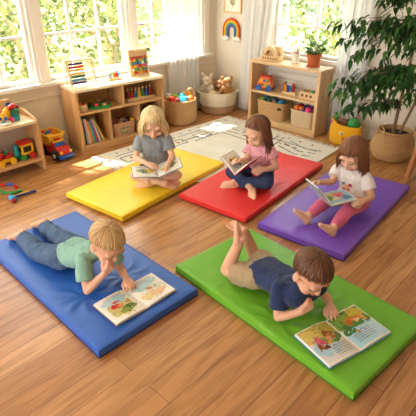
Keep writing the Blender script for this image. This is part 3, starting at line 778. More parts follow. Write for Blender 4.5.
for k, cn in enumerate(['brown', 'orange', 'teal', 'navy', 'tan', 'red', 'brown', 'yellow', 'tan']):
    a = k * 2.4; p0 = V((.012 * cos(a), .012 * sin(a), .01)); p1 = V((.034 * cos(a), .03 * sin(a), .14 + .02 * rnd.random()))
    pn = thing('pencil', '%s pencil standing in the white cup' % {'tan': 'plain wood'}.get(cn, cn), 'pencil', M, 'pencils in the white cup')
    B().cone(p0, .0042, p1, .0042, 8).build('barrel', P[cn], pn, False)
    B().cone(p1, .0042, p1 + (p1 - p0).normalized() * .014, .0008, 8).build('tip', toywood, pn, False)
M = on(RS, .675, .145, RH)
hp = thing('potted_herb', 'small bushy green plant in a terracotta pot on the open shelf', 'potted plant', M)
terra = mat('terracotta', S(196, 104, 62), .7, .2, var=(20, .1))
B().lathe([(.05, 0), (.053, .003), (.066, .09), (.072, .092), (.074, .12), (.066, .12), (.062, .1)], 32).build('pot', terra, hp)
B().lathe([(.056, .0), (.064, .002), (.068, .012), (.062, .012)], 32, close=True).build('saucer', terra, hp)
B().lathe([(.064, .1), (.02, .11), (.001, .112)], 24).build('soil', mat('soil', S(62, 44, 34), .95), hp)
herb = thin('herb_leaf', S(86, 140, 52), .35, .5); herb2 = thin('herb_leaf_light', S(132, 178, 78), .35, .5)
b = B(); rnd = random.Random(5); st = B()
def leaf(b, p, d, s, w, mi, n=None, droop=.25, fold=.12):
    d = V(d).normalized(); up = V((0, 0, 1)); sd = d.cross(up); sd = sd.normalized() if sd.length > 1e-4 else V((1, 0, 0)); nn = sd.cross(d)
    P0 = V(p); k = [(0, 0), (.3, 1), (.65, .8), (1, 0)]
    c = [P0 + d * s * t + V((0, 0, -droop * s * t * t)) for t, _ in k]
    l1, l2 = c[1] + sd * w / 2 + nn * fold * w, c[1] - sd * w / 2 + nn * fold * w; m1, m2 = c[2] + sd * w * .4 + nn * fold * w, c[2] - sd * w * .4 + nn * fold * w
    b.add([c[0], l1, c[1], l2, m1, c[2], m2, c[3]], [(0, 1, 2), (0, 2, 3), (1, 4, 5, 2), (2, 5, 6, 3), (4, 7, 5), (5, 7, 6)], mi)
for k in range(26):
    a = rnd.random() * 6.28; e = rnd.uniform(.2, 1.4); L_ = rnd.uniform(.09, .19)
    tip = V((cos(a) * cos(e) * L_, sin(a) * cos(e) * L_, .11 + sin(e) * L_)); mid = V((tip.x * .35, tip.y * .35, .11 + (tip.z - .11) * .6))
    st.tube([(0, 0, .1), mid, tip], .0018, 5)
    for q in range(8):
        f = rnd.uniform(.4, 1.02); p = mid.lerp(tip, max(0, (f - .35) / .65)); a2 = rnd.random() * 6.28
        leaf(b, p, (cos(a2), sin(a2), rnd.uniform(-.2, .6)), rnd.uniform(.034, .055), rnd.uniform(.022, .034), rnd.randrange(2))
b.build('foliage', [herb, herb2], hp, True); st.build('stems', herb, hp)
# middle tier
M = on(RS, .15, .085, .350, radians(12)) @ Matrix.Scale(1.13, 4)
bu = thing('shape_bus', 'orange toy bus with blue wheels and coloured shapes on the open shelf', 'toy', M)
B().prism([(-.065, .022), (.085, .022), (.085, .06), (.055, .125), (-.03, .125), (-.065, .06)], -.045, .045, M=MXn).build('body', P['orange'], bu, True, bevel=.007)
B().box((-.04, -.036, .125), (.062, .036, .137), bev=.005).build('roof', P['red'], bu)
k = 0
for x, z, cn in ((-.04, .055, 'red'), (-.008, .055, 'dark_green'), (.025, .055, 'lime'), (.06, .055, 'teal'), (-.02, .093, 'yellow'), (.012, .095, 'blue'), (.045, .093, 'green')):
    B().box((x - .011, -.05, z - .012), (x + .011, -.044, z + .012), bev=.0028).build('shape', P[cn], bu)
wheels(bu, (-.042, .06), -.05, .05, .026, P['blue'])
M = on(RS, .43, .115, .350, radians(5))
pb = thing('peg_blocks', 'row of coloured upright pegs on a wooden base at the middle of the open shelf', 'toy', M)
B().box((-.06, -.03, 0), (.075, .035, .022), bev=.004).build('base', toywood, pb)
B().box((.035, -.045, 0), (.105, -.005, .03), bev=.004).build('loose_block', toywood, pb)
for x, y, h_, cn in ((-.05, 0, .095, 'red'), (-.03, -.01, .085, 'yellow'), (-.012, 0, .075, 'blue'), (.008, -.01, .075, 'blue'), (.028, 0, .075, 'sky'), (.045, .012, .1, 'red'), (.062, .005, .095, 'dark_red'), (-.045, .02, .105, 'green')):
    B().cone((x, y, .02), .0105, (x, y, h_), .0105, 12).ell((x, y, h_ + .004), .0105, n=12).build('peg', P[cn], pb)
M = on(RS, .605, .045, .350)
cr_ = thing('wooden_crate', 'pale wooden crate with round holes and coloured balls at the right of the open shelf', 'toy box', M)
b = B(); b.box((0, 0, 0), (.19, .012, .075)); b.box((0, .108, 0), (.19, .12, .075)); b.box((0, .012, 0), (.012, .108, .075)); b.box((.178, .012, 0), (.19, .108, .075)); b.box((.012, .012, 0), (.178, .108, .01))
b.build('box', pale, cr_, False, bevel=.002)
for x in (.04, .088, .136): B().cone((x, -.001, .038), .015, (x, .004, .038), .015, 18).build('hole', P['brown'], cr_, False)
fill(7, .13, .085, .064, .018, ['green', 'red', 'lime', 'teal', 'tan', 'orange'], '%s toy %s in the pale wooden crate', 'balls in the pale wooden crate', M @ Matrix.Translation((.095, .06, 0)), ('ball',))
# bottom tier baskets
M = on(RS, .265, .125, .058)
b1 = bin_('shelf_basket', M, .37, .215, .195, wv_jute, 'wide brown jute basket with a dark handle hole at the left of the bottom tier', .9)
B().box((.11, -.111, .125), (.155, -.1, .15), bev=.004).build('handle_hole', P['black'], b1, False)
fill(10, .31, .17, .185, .026, ['lime', 'dark_green', 'tan', 'sky', 'teal', 'white', 'navy', 'sky'], '%s toy %s in the wide brown basket', 'toys in the wide brown basket', M, ('block', 'ball', 'peg'))
M = on(RS, .66, .125, .058)
b2 = bin_('ball_basket', M, .29, .215, .175, wv_pale, 'pale rope basket with bright balls at the right of the bottom tier', .88)
for x, y, s, cn in ((-.085, -.04, .036, 'orange'), (-.03, -.035, .032, 'orange'), (.055, -.04, .042, 'pink'), (-.01, .04, .04, 'navy'), (.07, .05, .04, 'purple'), (-.09, .045, .038, 'dark_red'), (.008, -.07, .02, 'blue')):
    nm = {(-.085, -.04): 'bright orange ball at the left of the pale rope basket', (-.03, -.035): 'smaller orange ball near the middle of the pale rope basket', (.055, -.04): 'bright pink ball in the pale rope basket', (-.01, .04): 'navy ball at the back of the pale rope basket',
          (.07, .05): 'purple ball at the back right of the pale rope basket', (-.09, .045): 'dark red ball at the back left of the pale rope basket', (.008, -.07): 'small blue ball at the front rim of the pale rope basket'}[(x, y)]
    single('toy_ball', B().ell((0, 0, 0), s, n=20), P[cn], nm, 'ball', M @ Matrix.Translation((x, y, .172)), 'balls in the pale rope basket')

# ------------------------------------------------------------------ yellow bag with a face
Mg = frame((1.345, 4.235, 0), radians(-42))
bg = thing('yellow_bag', 'slouchy yellow fabric toy bag with a stitched eye and beak beside the plant', 'bag', Mg)
felt = mat('mustard_felt', S(240, 178, 30), .9, .15, bump=(70, .25), sheen=.3)
b = B(); n = 44; rings = []
for j, (sc, z) in enumerate([(.93, 0), (1.0, .02), (1.02, .09), (.98, .16), (.95, .205)]):
    rings += [((.155 * sc + .01 * sin(5 * i * 2 * pi / n + j)) * math.copysign(abs(cos(2 * pi * i / n)) ** .7, cos(2 * pi * i / n)), .085 * sc * math.copysign(abs(sin(2 * pi * i / n)) ** .7, sin(2 * pi * i / n)), z + (.012 * cos(2 * 2 * pi * i / n) - .018 * cos(2 * pi * i / n) if j == 4 else 0)) for i in range(n)]
rings += [(x * .93, y * .9, z - .004) for x, y, z in rings[4 * n:5 * n]] + [(x * .93, y * .9, .02) for x, y, z in rings[:n]]
fs = [(j * n + i, j * n + (i + 1) % n, (j + 1) * n + (i + 1) % n, (j + 1) * n + i) for j in range(6) for i in range(n)] + [list(range(n))[::-1], list(range(6 * n, 7 * n))]
b.add(rings, fs); bd = b.build('body', felt, bg, angle=70)
B().ell((-.012, -.088, .115), (.017, .005, .019), n=18).build('eye', P['white'], bg)
B().ell((-.009, -.093, .115), (.008, .004, .011), n=14).build('pupil', P['black'], bg)
B().prism([(.008, .1), (.02, .06), (.03, .082)], -.092, -.086, M=Matrix(((1, 0, 0, 0), (0, 0, 1, 0), (0, 1, 0, 0), (0, 0, 0, 1)))).build('beak', P['orange'], bg, False)
B().tube([(.012, -.092, .078), (.014, -.093, .045)], .003, 6).build('stitch', P['brown'], bg)
single('toy_ball', B().ell((0, 0, 0), .062, n=24), P['green'], 'large shiny green ball sticking out of the yellow bag', 'ball', Mg @ Matrix.Translation((.065, 0, .2)))
single('toy_parrot', B().rc((0, 0, 0), .017, (0, 0, .045), .014).rc((0, 0, .05), .015, (-.01, -.01, .066), .008), P['green'], 'small green bird toy peeking out of the left end of the yellow bag', 'toy', Mg @ Matrix.Translation((-.115, -.01, .215)))
single('toy_ball', B().ell((0, 0, 0), .022, n=16), P['pink'], 'small pink-red ball at the left end of the yellow bag', 'ball', Mg @ Matrix.Translation((-.135, -.035, .195)))
single('toy_block', B().box((-.06, -.035, -.03), (.04, .035, .03), bev=.006), P['brown'], 'brown block lying inside the yellow bag', 'toy', Mg @ Matrix.Translation((-.04, .01, .195)))

# ------------------------------------------------------------------ big plant
PX, PY = 1.66, 3.86
fp = thing('potted_fig', 'large leafy weeping plant in a bulging woven basket by the right wall', 'potted plant', frame((PX, PY, 0)))
prof = [(.125, 0), (.15, .012), (.182, .06), (.19, .115), (.186, .125), (.17, .19), (.145, .245), (.142, .262)]
out = []
for (r0, z0), (r1, z1) in zip(prof, prof[1:]):
    k = max(1, int((z1 - z0) / .006))
    for q in range(k): f = q / k; out += [(r0 + (r1 - r0) * f - .001, z0 + (z1 - z0) * f), (r0 + (r1 - r0) * (f + .5 / k) + .002, z0 + (z1 - z0) * (f + .5 / k))]
out += [(.142, .262), (.136, .267), (.13, .262), (.155, .12), (.12, .02)]
seagrass = weave('seagrass', S(214, 176, 124), S(176, 134, 86), 90, 5)
pot_ = B().lathe(out, 56).build('basket_pot', seagrass, fp, angle=70)
b = B()
for k in range(40):
    a = 2 * pi * k / 40; b.ell((.1455 * cos(a), .1455 * sin(a), .245), (.004, .004, .006), n=8)
b.build('stitching', mat('dark_fibre', S(150, 104, 62), .9), pot_)
for a in (radians(200), radians(330)):
    c = V((.15 * cos(a), .15 * sin(a), .235)); t_ = V((-sin(a), cos(a), 0)); pts = [c + t_ * (.045 * cos(k * pi / 12)) + V((.012 * cos(a), .012 * sin(a), 0)) * sin(k * pi / 12) + V((0, 0, .085 * sin(k * pi / 12))) for k in range(13)]
    B().tube(pts, .007, 8).build('handle', seagrass, fp)
B().lathe([(.138, .225), (.05, .238), (.001, .24)], 32).build('soil', MATS['soil'], fp)
TIPS = [(0.989, 3.75, 1.119), (1.039, 3.7, 1.001), (1.1, 3.7, 1.11), (1.133, 3.7, 0.889), (1.204, 3.75, 1.031), (1.276, 3.8, 1.112), (1.267, 3.8, 0.885), (1.304, 3.7, 1.285), (1.402, 3.75, 1.218), (1.472, 3.7, 1.265), (1.381, 3.7, 1.074), (1.461, 3.65, 1.117), (1.546, 3.6, 1.017), (1.463, 3.65, 0.958), (1.572, 3.6, 0.863), (1.434, 3.8, 0.854), (1.049, 3.7, 0.701), (1.023, 3.7, 0.596), (1.1, 3.65, 0.65), (1.194, 3.75, 0.689), (1.169, 3.7, 0.546), (1.245, 3.7, 0.588), (1.246, 3.6, 0.501), (1.348, 3.8, 0.644), (1.43, 3.8, 0.56), (1.439, 3.75, 0.689), (1.527, 3.85, 0.495), (1.514, 3.7, 0.637), (1.563, 3.65, 0.698), (1.621, 3.6, 0.599), (1.397, 3.85, 0.74), (1.502, 3.75, 0.785), (1.51, 3.65, 1.173), (1.442, 3.8, 1.298), (1.163, 3.75, 0.455),
        (1.75, 3.7, .95), (1.8, 3.8, 1.2), (1.7, 3.6, 1.1), (1.85, 3.75, .8), (1.72, 3.75, 1.35), (1.9, 3.9, 1.0), (1.62, 3.75, 1.5), (1.4, 3.7, 1.45)]
tr1 = [(PX - .02, PY, .22), (PX - .025, PY - .03, .5), (PX - .02, PY - .06, .8), (PX - .03, PY - .07, 1.15), (PX - .06, PY - .08, 1.5), (PX - .1, PY - .08, 1.75)]
tr2 = [(PX + .03, PY - .01, .22), (PX + .085, PY - .06, .5), (PX + .14, PY - .1, .8), (PX + .17, PY - .1, 1.2), (PX + .18, PY - .08, 1.6)]
ftrunk = mat('fig_bark', S(150, 118, 88), .85, .2, bump=(60, .3))
for t_, r_ in ((tr1, .015), (tr2, .012)):
    m_ = frame((PX, PY, 0)).inverted()
    B().tube([m_ @ V(p) for p in t_], [r_ * (1 - .12 * k) for k in range(len(t_))], 10).build('trunk', ftrunk, fp)
fl = [thin('fig_leaf_deep', S(46, 84, 40), .18, .35), thin('fig_leaf_mid', S(68, 112, 54), .2, .35), thin('fig_leaf_bright', S(104, 150, 72), .25, .4)]
b = B(); tw = B(); rnd = random.Random(21); m_ = frame((PX, PY, 0)).inverted()
for tip in TIPS:
    tip = V(tip); base = min((V(p) for p in tr1 + tr2), key=lambda p: abs(p.z - tip.z - .12) + .3 * abs(p.x - tip.x))
    top = base.lerp(tip, .6) + V((0, 0, .06 + .06 * (tip - base).length))
    n = 12; pts = []
    for k in range(n + 1):
        t = k / n; pts.append(base * (1 - t) ** 2 + top * 2 * t * (1 - t) + (tip + V((0, 0, .03))) * t * t)
    tw.tube([m_ @ p for p in pts], [.0042 * (1 - .8 * k / n) for k in range(n + 1)], 5)
    for k in range(2, n + 1):
        for q in range((2 + (k % 2)) if k < n else 4):
            p = pts[k] + V((rnd.uniform(-.045, .045), rnd.uniform(-.045, .045), rnd.uniform(-.03, .02)))
            a = rnd.random() * 6.28; o = (tip - base); o.z = 0; o = o.normalized() if o.length > .01 else V((1, 0, 0))
            d = V((cos(a) * .65 + o.x * .35, sin(a) * .65 + o.y * .35, rnd.uniform(-.95, .1)))
            leaf(b, m_ @ p, d, rnd.uniform(.066, .092), rnd.uniform(.029, .038), rnd.choices((0, 1, 2), (5, 4, 1))[0], droop=.4)
b.build('foliage', fl, fp, True); tw.build('twigs', ftrunk, fp)

# ------------------------------------------------------------------ stand at the right edge
lad = thing('ladder_shelf', 'leaning orange-brown wooden ladder shelf cut off by the right edge', 'shelf', frame((1.64, 3.44, 0), radians(-60)))
oak = wood('orange_oak', S(206, 142, 84), S(178, 112, 60), 2, .45)
for x in (0, .5):
    B().prism([(x, 0), (x + .03, 0)] and [(-.014, 0), (.02, 0), (.135, .62), (.10, .62)], x, x + .035, M=MY).build('rail', oak, lad, False, bevel=.003)
for z in (.12, .34):
    B().box((.035, .02 + z * .18, z), (.5, .24 + z * .18, z + .018)).build('tread', oak, lad, False, bevel=.002)
B().tube([(.0175, .36, .006), (.0175, .12, .56)], .014, 10).build('back_leg', oak, lad)

# ------------------------------------------------------------------ wall pieces
Mp = MR @ Matrix.Translation((.118, -.004, 1.055))
pc = thing('framed_print', 'small wood framed botanical print hanging on the wall above the rainbow', 'picture', Mp)
b = B(); W_, H_ = .245, .31
for lo, hi in (((0, -.018, 0), (W_, 0, .016)), ((0, -.018, H_ - .016), (W_, 0, H_)), ((0, -.018, .016), (.016, 0, H_ - .016)), ((W_ - .016, -.018, .016), (W_, 0, H_ - .016))): b.box(lo, hi)
b.build('frame', toywood, pc, False, bevel=.002)
pr_ = B().box((.014, -.008, .014), (W_ - .014, -.003, H_ - .014)).build('print', mat('print_paper', S(242, 234, 218), .8), pc, False)
b = B(); olive = mat('olive_ink', S(150, 140, 84), .9)
b.box((.119, -.0095, .06), (.124, -.008, .2)); 
for k in range(6):
    for s_ in (-1, 1): b.prism([(.1215, .075 + k * .022), (.1215 + s_ * .035, .1 + k * .022), (.1215 + s_ * .028, .115 + k * .022), (.1215 + s_ * .004, .09 + k * .022)][::s_], .008, .0095, M=Matrix(((1, 0, 0, 0), (0, 0, -1, 0), (0, 1, 0, 0), (0, 0, 0, 1))))
b.build('leaf_drawing', olive, pr_, False)
Mr = MR @ Matrix.Translation((.235, -.006, .80))
rb = thing('rainbow_hanging', 'padded rainbow wall hanging with two white cloud ends', 'wall hanging', Mr)
for k, (cn, rgb) in enumerate([('red', (208, 62, 44)), ('orange', (238, 140, 40)), ('yellow', (244, 200, 70)), ('green', (110, 164, 92)), ('blue', (66, 130, 190)), ('violet', (110, 90, 160))]):
    r_ = .118 - k * .0145
    pts = [(r_, -.012, -.005)] + [(r_ * cos(pi * t / 20), -.012, .075 + r_ * sin(pi * t / 20) * 1.05) for t in range(21)] + [(-r_, -.012, -.005)]
    B().tube(pts, .0085, 10).build('arc', mat('felt_' + cn, S(*rgb), .9, .15, bump=(120, .2)), rb)
for s_ in (-1, 1):
    b = B()
    for dx, dz, r_ in ((-.035, 0, .022), (0, .008, .027), (.035, 0, .022), (.015, -.012, .02), (-.015, -.012, .02)): b.ell((s_ * .082 + dx, -.018, -.012 + dz), (r_, .016, r_ * .9), n=14)
    link('cloud', remeshed(b, .004, 2), mat('felt_white', S(244, 238, 228), .9, .1, bump=(120, .2)), rb)

# ------------------------------------------------------------------ rug
rugm = mat('cream_wool_rug', S(244, 239, 228), .95, .1, bump=(220, .5), var=(5, .05)); ink = mat('charcoal_wool', S(92, 90, 94), .95, .1); inkb = mat('blue_grey_wool', S(120, 140, 160), .95, .1); rust = mat('rust_wool', S(196, 110, 78), .95, .1)
A_, B_, C_, D1, D2 = V((-1.03, 3.87)), V((.2, 5.06)), V((1.235, 4.05)), V((.60, 3.30)), V((-.52, 3.36))
rg = thing('rug', 'cream woven rug with dark line patterns and tassels under the far mats', 'rug', frame((0, 0, 0)))
b = B().prism([tuple(p) for p in (A_, B_, C_, D1, D2)][::-1], .0, .006)
ux = (C_ - B_).normalized(); uy = (A_ - B_).normalized()
def rp(s, t): return B_ + ux * s + uy * t                      # s along the far right edge, t along the far left edge
rnd = random.Random(2)
def stroke(p, q, w, mi, gap=.12):
    p, q = V(p), V(q); L_ = (q - p).length; n = max(2, int(L_ / .035)); d = (q - p) / L_; nn = V((-d.y, d.x))
    for k in range(n):
        if rnd.random() < gap * .6: continue
        a = p + d * (L_ * k / n); c = p + d * (L_ * (k + .92) / n); o = nn * rnd.uniform(-.003, .003); h = nn * w * .72 * rnd.uniform(.7, 1.2)
        b.add([(a.x + o.x - h.x, a.y + o.y - h.y, .0063), (c.x + o.x - h.x, c.y + o.y - h.y, .0063), (c.x + o.x + h.x, c.y + o.y + h.y, .0063), (a.x + o.x + h.x, a.y + o.y + h.y, .0063)], [(0, 1, 2, 3)], mi)
LX = (C_ - B_).length; LY = (A_ - B_).length
stroke(rp(.14, .2), rp(LX - .1, .2), .010, 1); stroke(rp(.14, .2), rp(.14, LY - .12), .012, 2)
stroke(rp(.2, .26), rp(LX - .25, .26), .012, 1, .25); stroke(rp(.26, .34), rp(.26, .9), .012, 1, .3); stroke(rp(.26, .34), rp(.9, .34), .010, 1, .2)
stroke(rp(.34, .42), rp(.8, .42), .009, 1, .35); stroke(rp(.34, .42), rp(.34, .8), .009, 1, .3)
for k in range(5):                                            # chevrons at the right end
    s0 = LX - .52 + k * .0; t0 = .12 + k * .09
    stroke(rp(LX - .45, t0 + .02), rp(LX - .22, t0 + .10), .011, 1 if k % 2 else 2, .2); stroke(rp(LX - .22, t0 + .10), rp(LX - .08, t0 + .04), .011, 1, .2)
stroke(rp(LX - .62, .1), rp(LX - .5, .75), .013, 2, .15); stroke(rp(LX - .55, .1), rp(LX - .42, .7), .010, 1, .25)
for t0 in (.62, .95, 1.28, 1.5):                                     # lozenge boxes with rust marks
    c = rp(.04 + .0, t0); q = .06
    for (a, c2) in (((-q, -q), (q, -q)), ((q, -q), (q, q)), ((q, q), (-q, q)), ((-q, q), (-q, -q))):
        stroke(rp(.26 + a[0], t0 + a[1] * 1.4), rp(.26 + c2[0], t0 + c2[1] * 1.4), .009, 1, .1)
    stroke(rp(.24, t0), rp(.285, t0), .02, 3, 0); stroke(rp(.26, t0 - .02), rp(.26, t0 + .02), .012, 3, 0)
for k in range(12):
    c = rp(.06, .1 + k * .13); stroke(c, c + ux * .035, .012, 1 if k % 3 else 3, 0)
for k in range(9):
    c = rp(.1 + k * .14, .07); stroke(c, c + uy * .035, .011, 1, 0)
b.build('woven_body', [rugm, ink, inkb, rust], rg, False)
b = B(); 
def fringe(p, q, out, n):
    for k in range(n):
        c = p.lerp(q, (k + .5) / n); L_ = rnd.uniform(.035, .055); sd = (q - p).normalized() * rnd.uniform(-.015, .015); e = out * L_ + sd
        b.tube([(c.x, c.y, .005), (c.x + e.x * .5, c.y + e.y * .5, .007), (c.x + e.x, c.y + e.y, .004)], [.006, .0075, .004], 6)
fringe(B_, C_, -uy, 62); b.build('fringe', rugm, rg)
b = B(); fringe(A_, A_ + (D2 - A_) * .7, uy, 30); b.build('fringe', rugm, rg)
b = B()
for k in range(22):
    c = A_.lerp(D2, .04 + k * .031) - uy * .02 ; b.box((c.x - .006, c.y - .006, .006), (c.x + .006, c.y + .006, .0085))
b.build('edge_stitching', rust, rg, False)
# ------------------------------------------------------------------ gym mats
def gym_mat(colname, rgb, side_rgb, c, yaw, L_, W_, label, z0=0.0, dents=(), creases=(), seed=0):
    """vinyl play mat; dents: (world x, y, radius, depth); creases: radial folds round a pressed spot"""
    M = frame((c[0], c[1], z0), yaw); inv = M.inverted()
    root = thing('play_mat', label, 'play mat', M)
    vm = mat('vinyl_' + colname, S(*rgb), .38, .5, bump=(260, .04))
    H = .05 - z0 * .9; nx, ny = int(L_ / .012), int(W_ / .012)
    D = [(inv @ V((x, y, 0)), r, d) for x, y, r, d in dents]
    K = [(inv @ V((x, y, 0)), r, d, n, ph) for x, y, r, d, n, ph in creases]
    def top(u, v):
        x, y = (u - .5) * L_, (v - .5) * W_
        e = min(L_ / 2 - abs(x), W_ / 2 - abs(y)); r = .005
        z = H - (r - sqrt(max(0, r * r - (r - min(e, r)) ** 2)) if e < r else 0)
        z += .0025 * noise.noise(V((x * 5, y * 5, seed))) + .0012 * noise.noise(V((x * 14, y * 14, seed + 3)))
        edge = min(1, e / .05)
        for p, rr, d in D:
            q = ((x - p.x) ** 2 + (y - p.y) ** 2) / rr ** 2
            if q < 6: z -= d * math.exp(-q) * edge
        for p, rr, d, n, ph in K:
            dx, dy = x - p.x, y - p.y; q = sqrt(dx * dx + dy * dy)
            if .01 < q < rr * 2.2:
                w = max(0, abs(cos((math.atan2(dy, dx) + ph + .25 * sin(q * 18)) * n / 2))) ** 7
                z += d * (w - .3) * math.exp(-((q - rr * .75) / (rr * .55)) ** 2) * edge
        return (x, y, z)
    b = B(); b.grid(top, nx, ny)
    # sides drop from the rim
    def side(p0, p1, n):
        f = lambda u, v: (lambda q: (q[0] * (1 - 0), q[1], q[2]))(None) if False else None
    w = nx + 1
    rim = [j for j in range(nx)] + [nx + w * j for j in range(ny)] + [ny * w + nx - j for j in range(nx)] + [(ny - j) * w for j in range(ny)]
    k0 = len(b.v); m = len(rim)
    for i in rim:
        p = b.v[i]; b.v.append(V((p.x + .002 * math.copysign(1, p.x), p.y + .002 * math.copysign(1, p.y), H * .45)))
    for i in rim:
        p = b.v[i]; b.v.append(V((p.x, p.y, 0)))
    for q in range(m):
        a, c2 = rim[q], rim[(q + 1) % m]; b.f.append([c2, a, k0 + q, k0 + (q + 1) % m]); b.m.append(0)
        b.f.append([k0 + (q + 1) % m, k0 + q, k0 + m + q, k0 + m + (q + 1) % m]); b.m.append(0)
    b.f.append([k0 + m + q for q in range(m)]); b.m.append(0)
    b.build('cushion', vm, root, True, angle=60)
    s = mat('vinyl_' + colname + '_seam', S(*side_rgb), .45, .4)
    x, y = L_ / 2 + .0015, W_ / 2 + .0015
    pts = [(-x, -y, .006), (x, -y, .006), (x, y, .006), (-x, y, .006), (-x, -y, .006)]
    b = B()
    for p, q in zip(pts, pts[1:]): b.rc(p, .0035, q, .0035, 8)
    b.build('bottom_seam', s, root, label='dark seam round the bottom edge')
    return root
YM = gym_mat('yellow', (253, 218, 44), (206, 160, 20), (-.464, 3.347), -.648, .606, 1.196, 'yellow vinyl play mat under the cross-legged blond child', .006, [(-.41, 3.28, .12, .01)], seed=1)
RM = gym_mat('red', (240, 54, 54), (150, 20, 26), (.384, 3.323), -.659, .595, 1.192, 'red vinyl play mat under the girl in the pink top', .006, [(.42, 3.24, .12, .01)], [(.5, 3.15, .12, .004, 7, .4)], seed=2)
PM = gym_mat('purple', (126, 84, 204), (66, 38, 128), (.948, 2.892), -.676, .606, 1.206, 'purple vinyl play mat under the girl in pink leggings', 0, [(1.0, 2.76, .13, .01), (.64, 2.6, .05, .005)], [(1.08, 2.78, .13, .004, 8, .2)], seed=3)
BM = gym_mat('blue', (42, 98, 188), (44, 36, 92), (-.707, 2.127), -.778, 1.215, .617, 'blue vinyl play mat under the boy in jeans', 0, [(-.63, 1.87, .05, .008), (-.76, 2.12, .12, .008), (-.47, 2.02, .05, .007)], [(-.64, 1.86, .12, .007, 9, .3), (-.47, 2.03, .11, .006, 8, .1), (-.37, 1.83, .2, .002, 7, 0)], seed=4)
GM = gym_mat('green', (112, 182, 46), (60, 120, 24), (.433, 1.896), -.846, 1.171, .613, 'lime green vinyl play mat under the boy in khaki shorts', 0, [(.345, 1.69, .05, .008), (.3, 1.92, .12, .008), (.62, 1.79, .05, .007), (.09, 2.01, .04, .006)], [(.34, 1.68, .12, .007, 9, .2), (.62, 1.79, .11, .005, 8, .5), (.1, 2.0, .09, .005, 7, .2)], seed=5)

# ------------------------------------------------------------------ open picture books
INK = {}
def ink_m(rgb):
    k = 'print_%d_%d_%d' % rgb
    return mat(k, S(*rgb), .6, .3)
def open_book(label, M, W_, H_, aL, aR, cover_rgb, left_art, right_art, thick=.009, spine_rgb=None):
    """x across, y up the page, z out of the page; aL / aR tilt the halves up about the spine"""
    root = thing('open_book', label, 'book', M)
    cm = mat('book_board_%d_%d_%d' % cover_rgb, S(*cover_rgb), .45, .4)
    for side, ang, art, nm in ((-1, aL, left_art, 'left'), (1, aR, right_art, 'right')):
        R = Matrix.Rotation(-side * ang, 4, 'Y')
        def surf(u, v, up=0):
            z = thick * (.25 + .75 * sin(min(1, u * 3.2) * pi / 2)) * (1 - .25 * u) + .004 * sin(pi * u) + up
            return R @ V((side * u * W_, (v - .5) * H_, z + .0026))
        b = B()
        b.box((0 if side > 0 else -W_ - .005, -H_ / 2 - .004, 0), (W_ + .005 if side > 0 else 0, H_ / 2 + .004, .0024), M=R)
        b.build('cover', cm, root, False)
        b = B(); nu, nv = 16, 2
        b.grid(lambda u, v: surf(u if side > 0 else 1 - u, v), nu, nv)
        base = lambda u, v: R @ V((side * u * W_, (v - .5) * H_, .0026))
        for v0 in (0, 1):
            for k in range(nu):
                q = [surf(k / nu, v0), surf((k + 1) / nu, v0), base((k + 1) / nu, v0), base(k / nu, v0)]
                b.add(q, [(0, 1, 2, 3) if (v0 == 1) == (side < 0) else (3, 2, 1, 0)])
        b.add([surf(1, 0), surf(1, 1), base(1, 1), base(1, 0)], [(0, 1, 2, 3) if side < 0 else (3, 2, 1, 0)])
        pg_ = b.build('page_block', paper, root, True, angle=35)
        mats_ = []; b = B(); rnd = random.Random(hash(nm) % 7 + len(art)); lay = .0004
        def mi(rgb):
            m = ink_m(rgb)
            if m not in mats_: mats_.append(m)
            return mats_.index(m)
        for it in art:
            lay += .00012
            if it[0] == 'r':
                _, u0, v0, u1, v1, rgb = it
                if side > 0: b.grid(lambda u, v: surf(u0 + (u1 - u0) * u, v0 + (v1 - v0) * v, lay), 10, 3, mi(rgb))
                else: b.grid(lambda u, v: surf(u1 + (u0 - u1) * u, v0 + (v1 - v0) * v, lay), 10, 3, mi(rgb))
            elif it[0] == 'b':
                _, u, v, ru, rv, rgb = it; n = 14; ph = rnd.random() * 6
                vs = [surf(u, v, lay)]
                for ring in (.5, 1):
                    for k in range(n):
                        a = 2 * pi * k / n * side; w = ring * (1 + .18 * sin(3 * a + ph) * (ring == 1))
                        vs.append(surf(min(.985, max(.015, u + ru * w * cos(a))), min(.985, max(.015, v + rv * w * sin(a))), lay))
                fs = [(0, 1 + k, 1 + (k + 1) % n) for k in range(n)] + [(1 + k, 1 + n + k, 1 + n + (k + 1) % n, 1 + (k + 1) % n) for k in range(n)]
                b.add(vs, fs, mi(rgb))
            elif it[0] == 'd':                                   # a scatter of small brush dabs
                _, u0, v0, u1, v1, n_d, cols = it
                for k in range(n_d):
                    u, v = rnd.uniform(u0, u1), rnd.uniform(v0, v1); a0 = rnd.random() * 6; ru, rv = rnd.uniform(.012, .035), rnd.uniform(.008, .022)
                    vs = [surf(min(.985, max(.015, u + ru * cos(a0 + side * 2 * pi * q / 7))), min(.985, max(.015, v + rv * sin(a0 + side * 2 * pi * q / 7))), lay) for q in range(7)]
                    b.add(vs, [list(range(7))], mi(cols[k % len(cols)])); lay += .000004
            elif it[0] == 't':                                   # lines of small print
                _, u0, v0, u1, n = it
                for k in range(n):
                    x0 = u0
                    while x0 < u1 - (.12 if k == n - 1 else 0):
                        wd = rnd.uniform(.03, .075); x1 = min(u1, x0 + wd)
                        q0, q1 = (x0, x1) if side > 0 else (1 - x0, 1 - x1)
                        vv = v0 - k * .055
                        b.add([surf(q0, vv, lay), surf(q1, vv, lay), surf(q1, vv + .016, lay), surf(q0, vv + .016, lay)], [(0, 1, 2, 3)], mi((120, 120, 124)))
                        x0 = x1 + .016
        if mats_: b.build('page_picture', mats_, pg_, False)
    sp = B().box((-.004, -H_ / 2 - .004, -.0005), (.004, H_ / 2 + .004, .0026)).build('spine', cm, root, False)
    return root
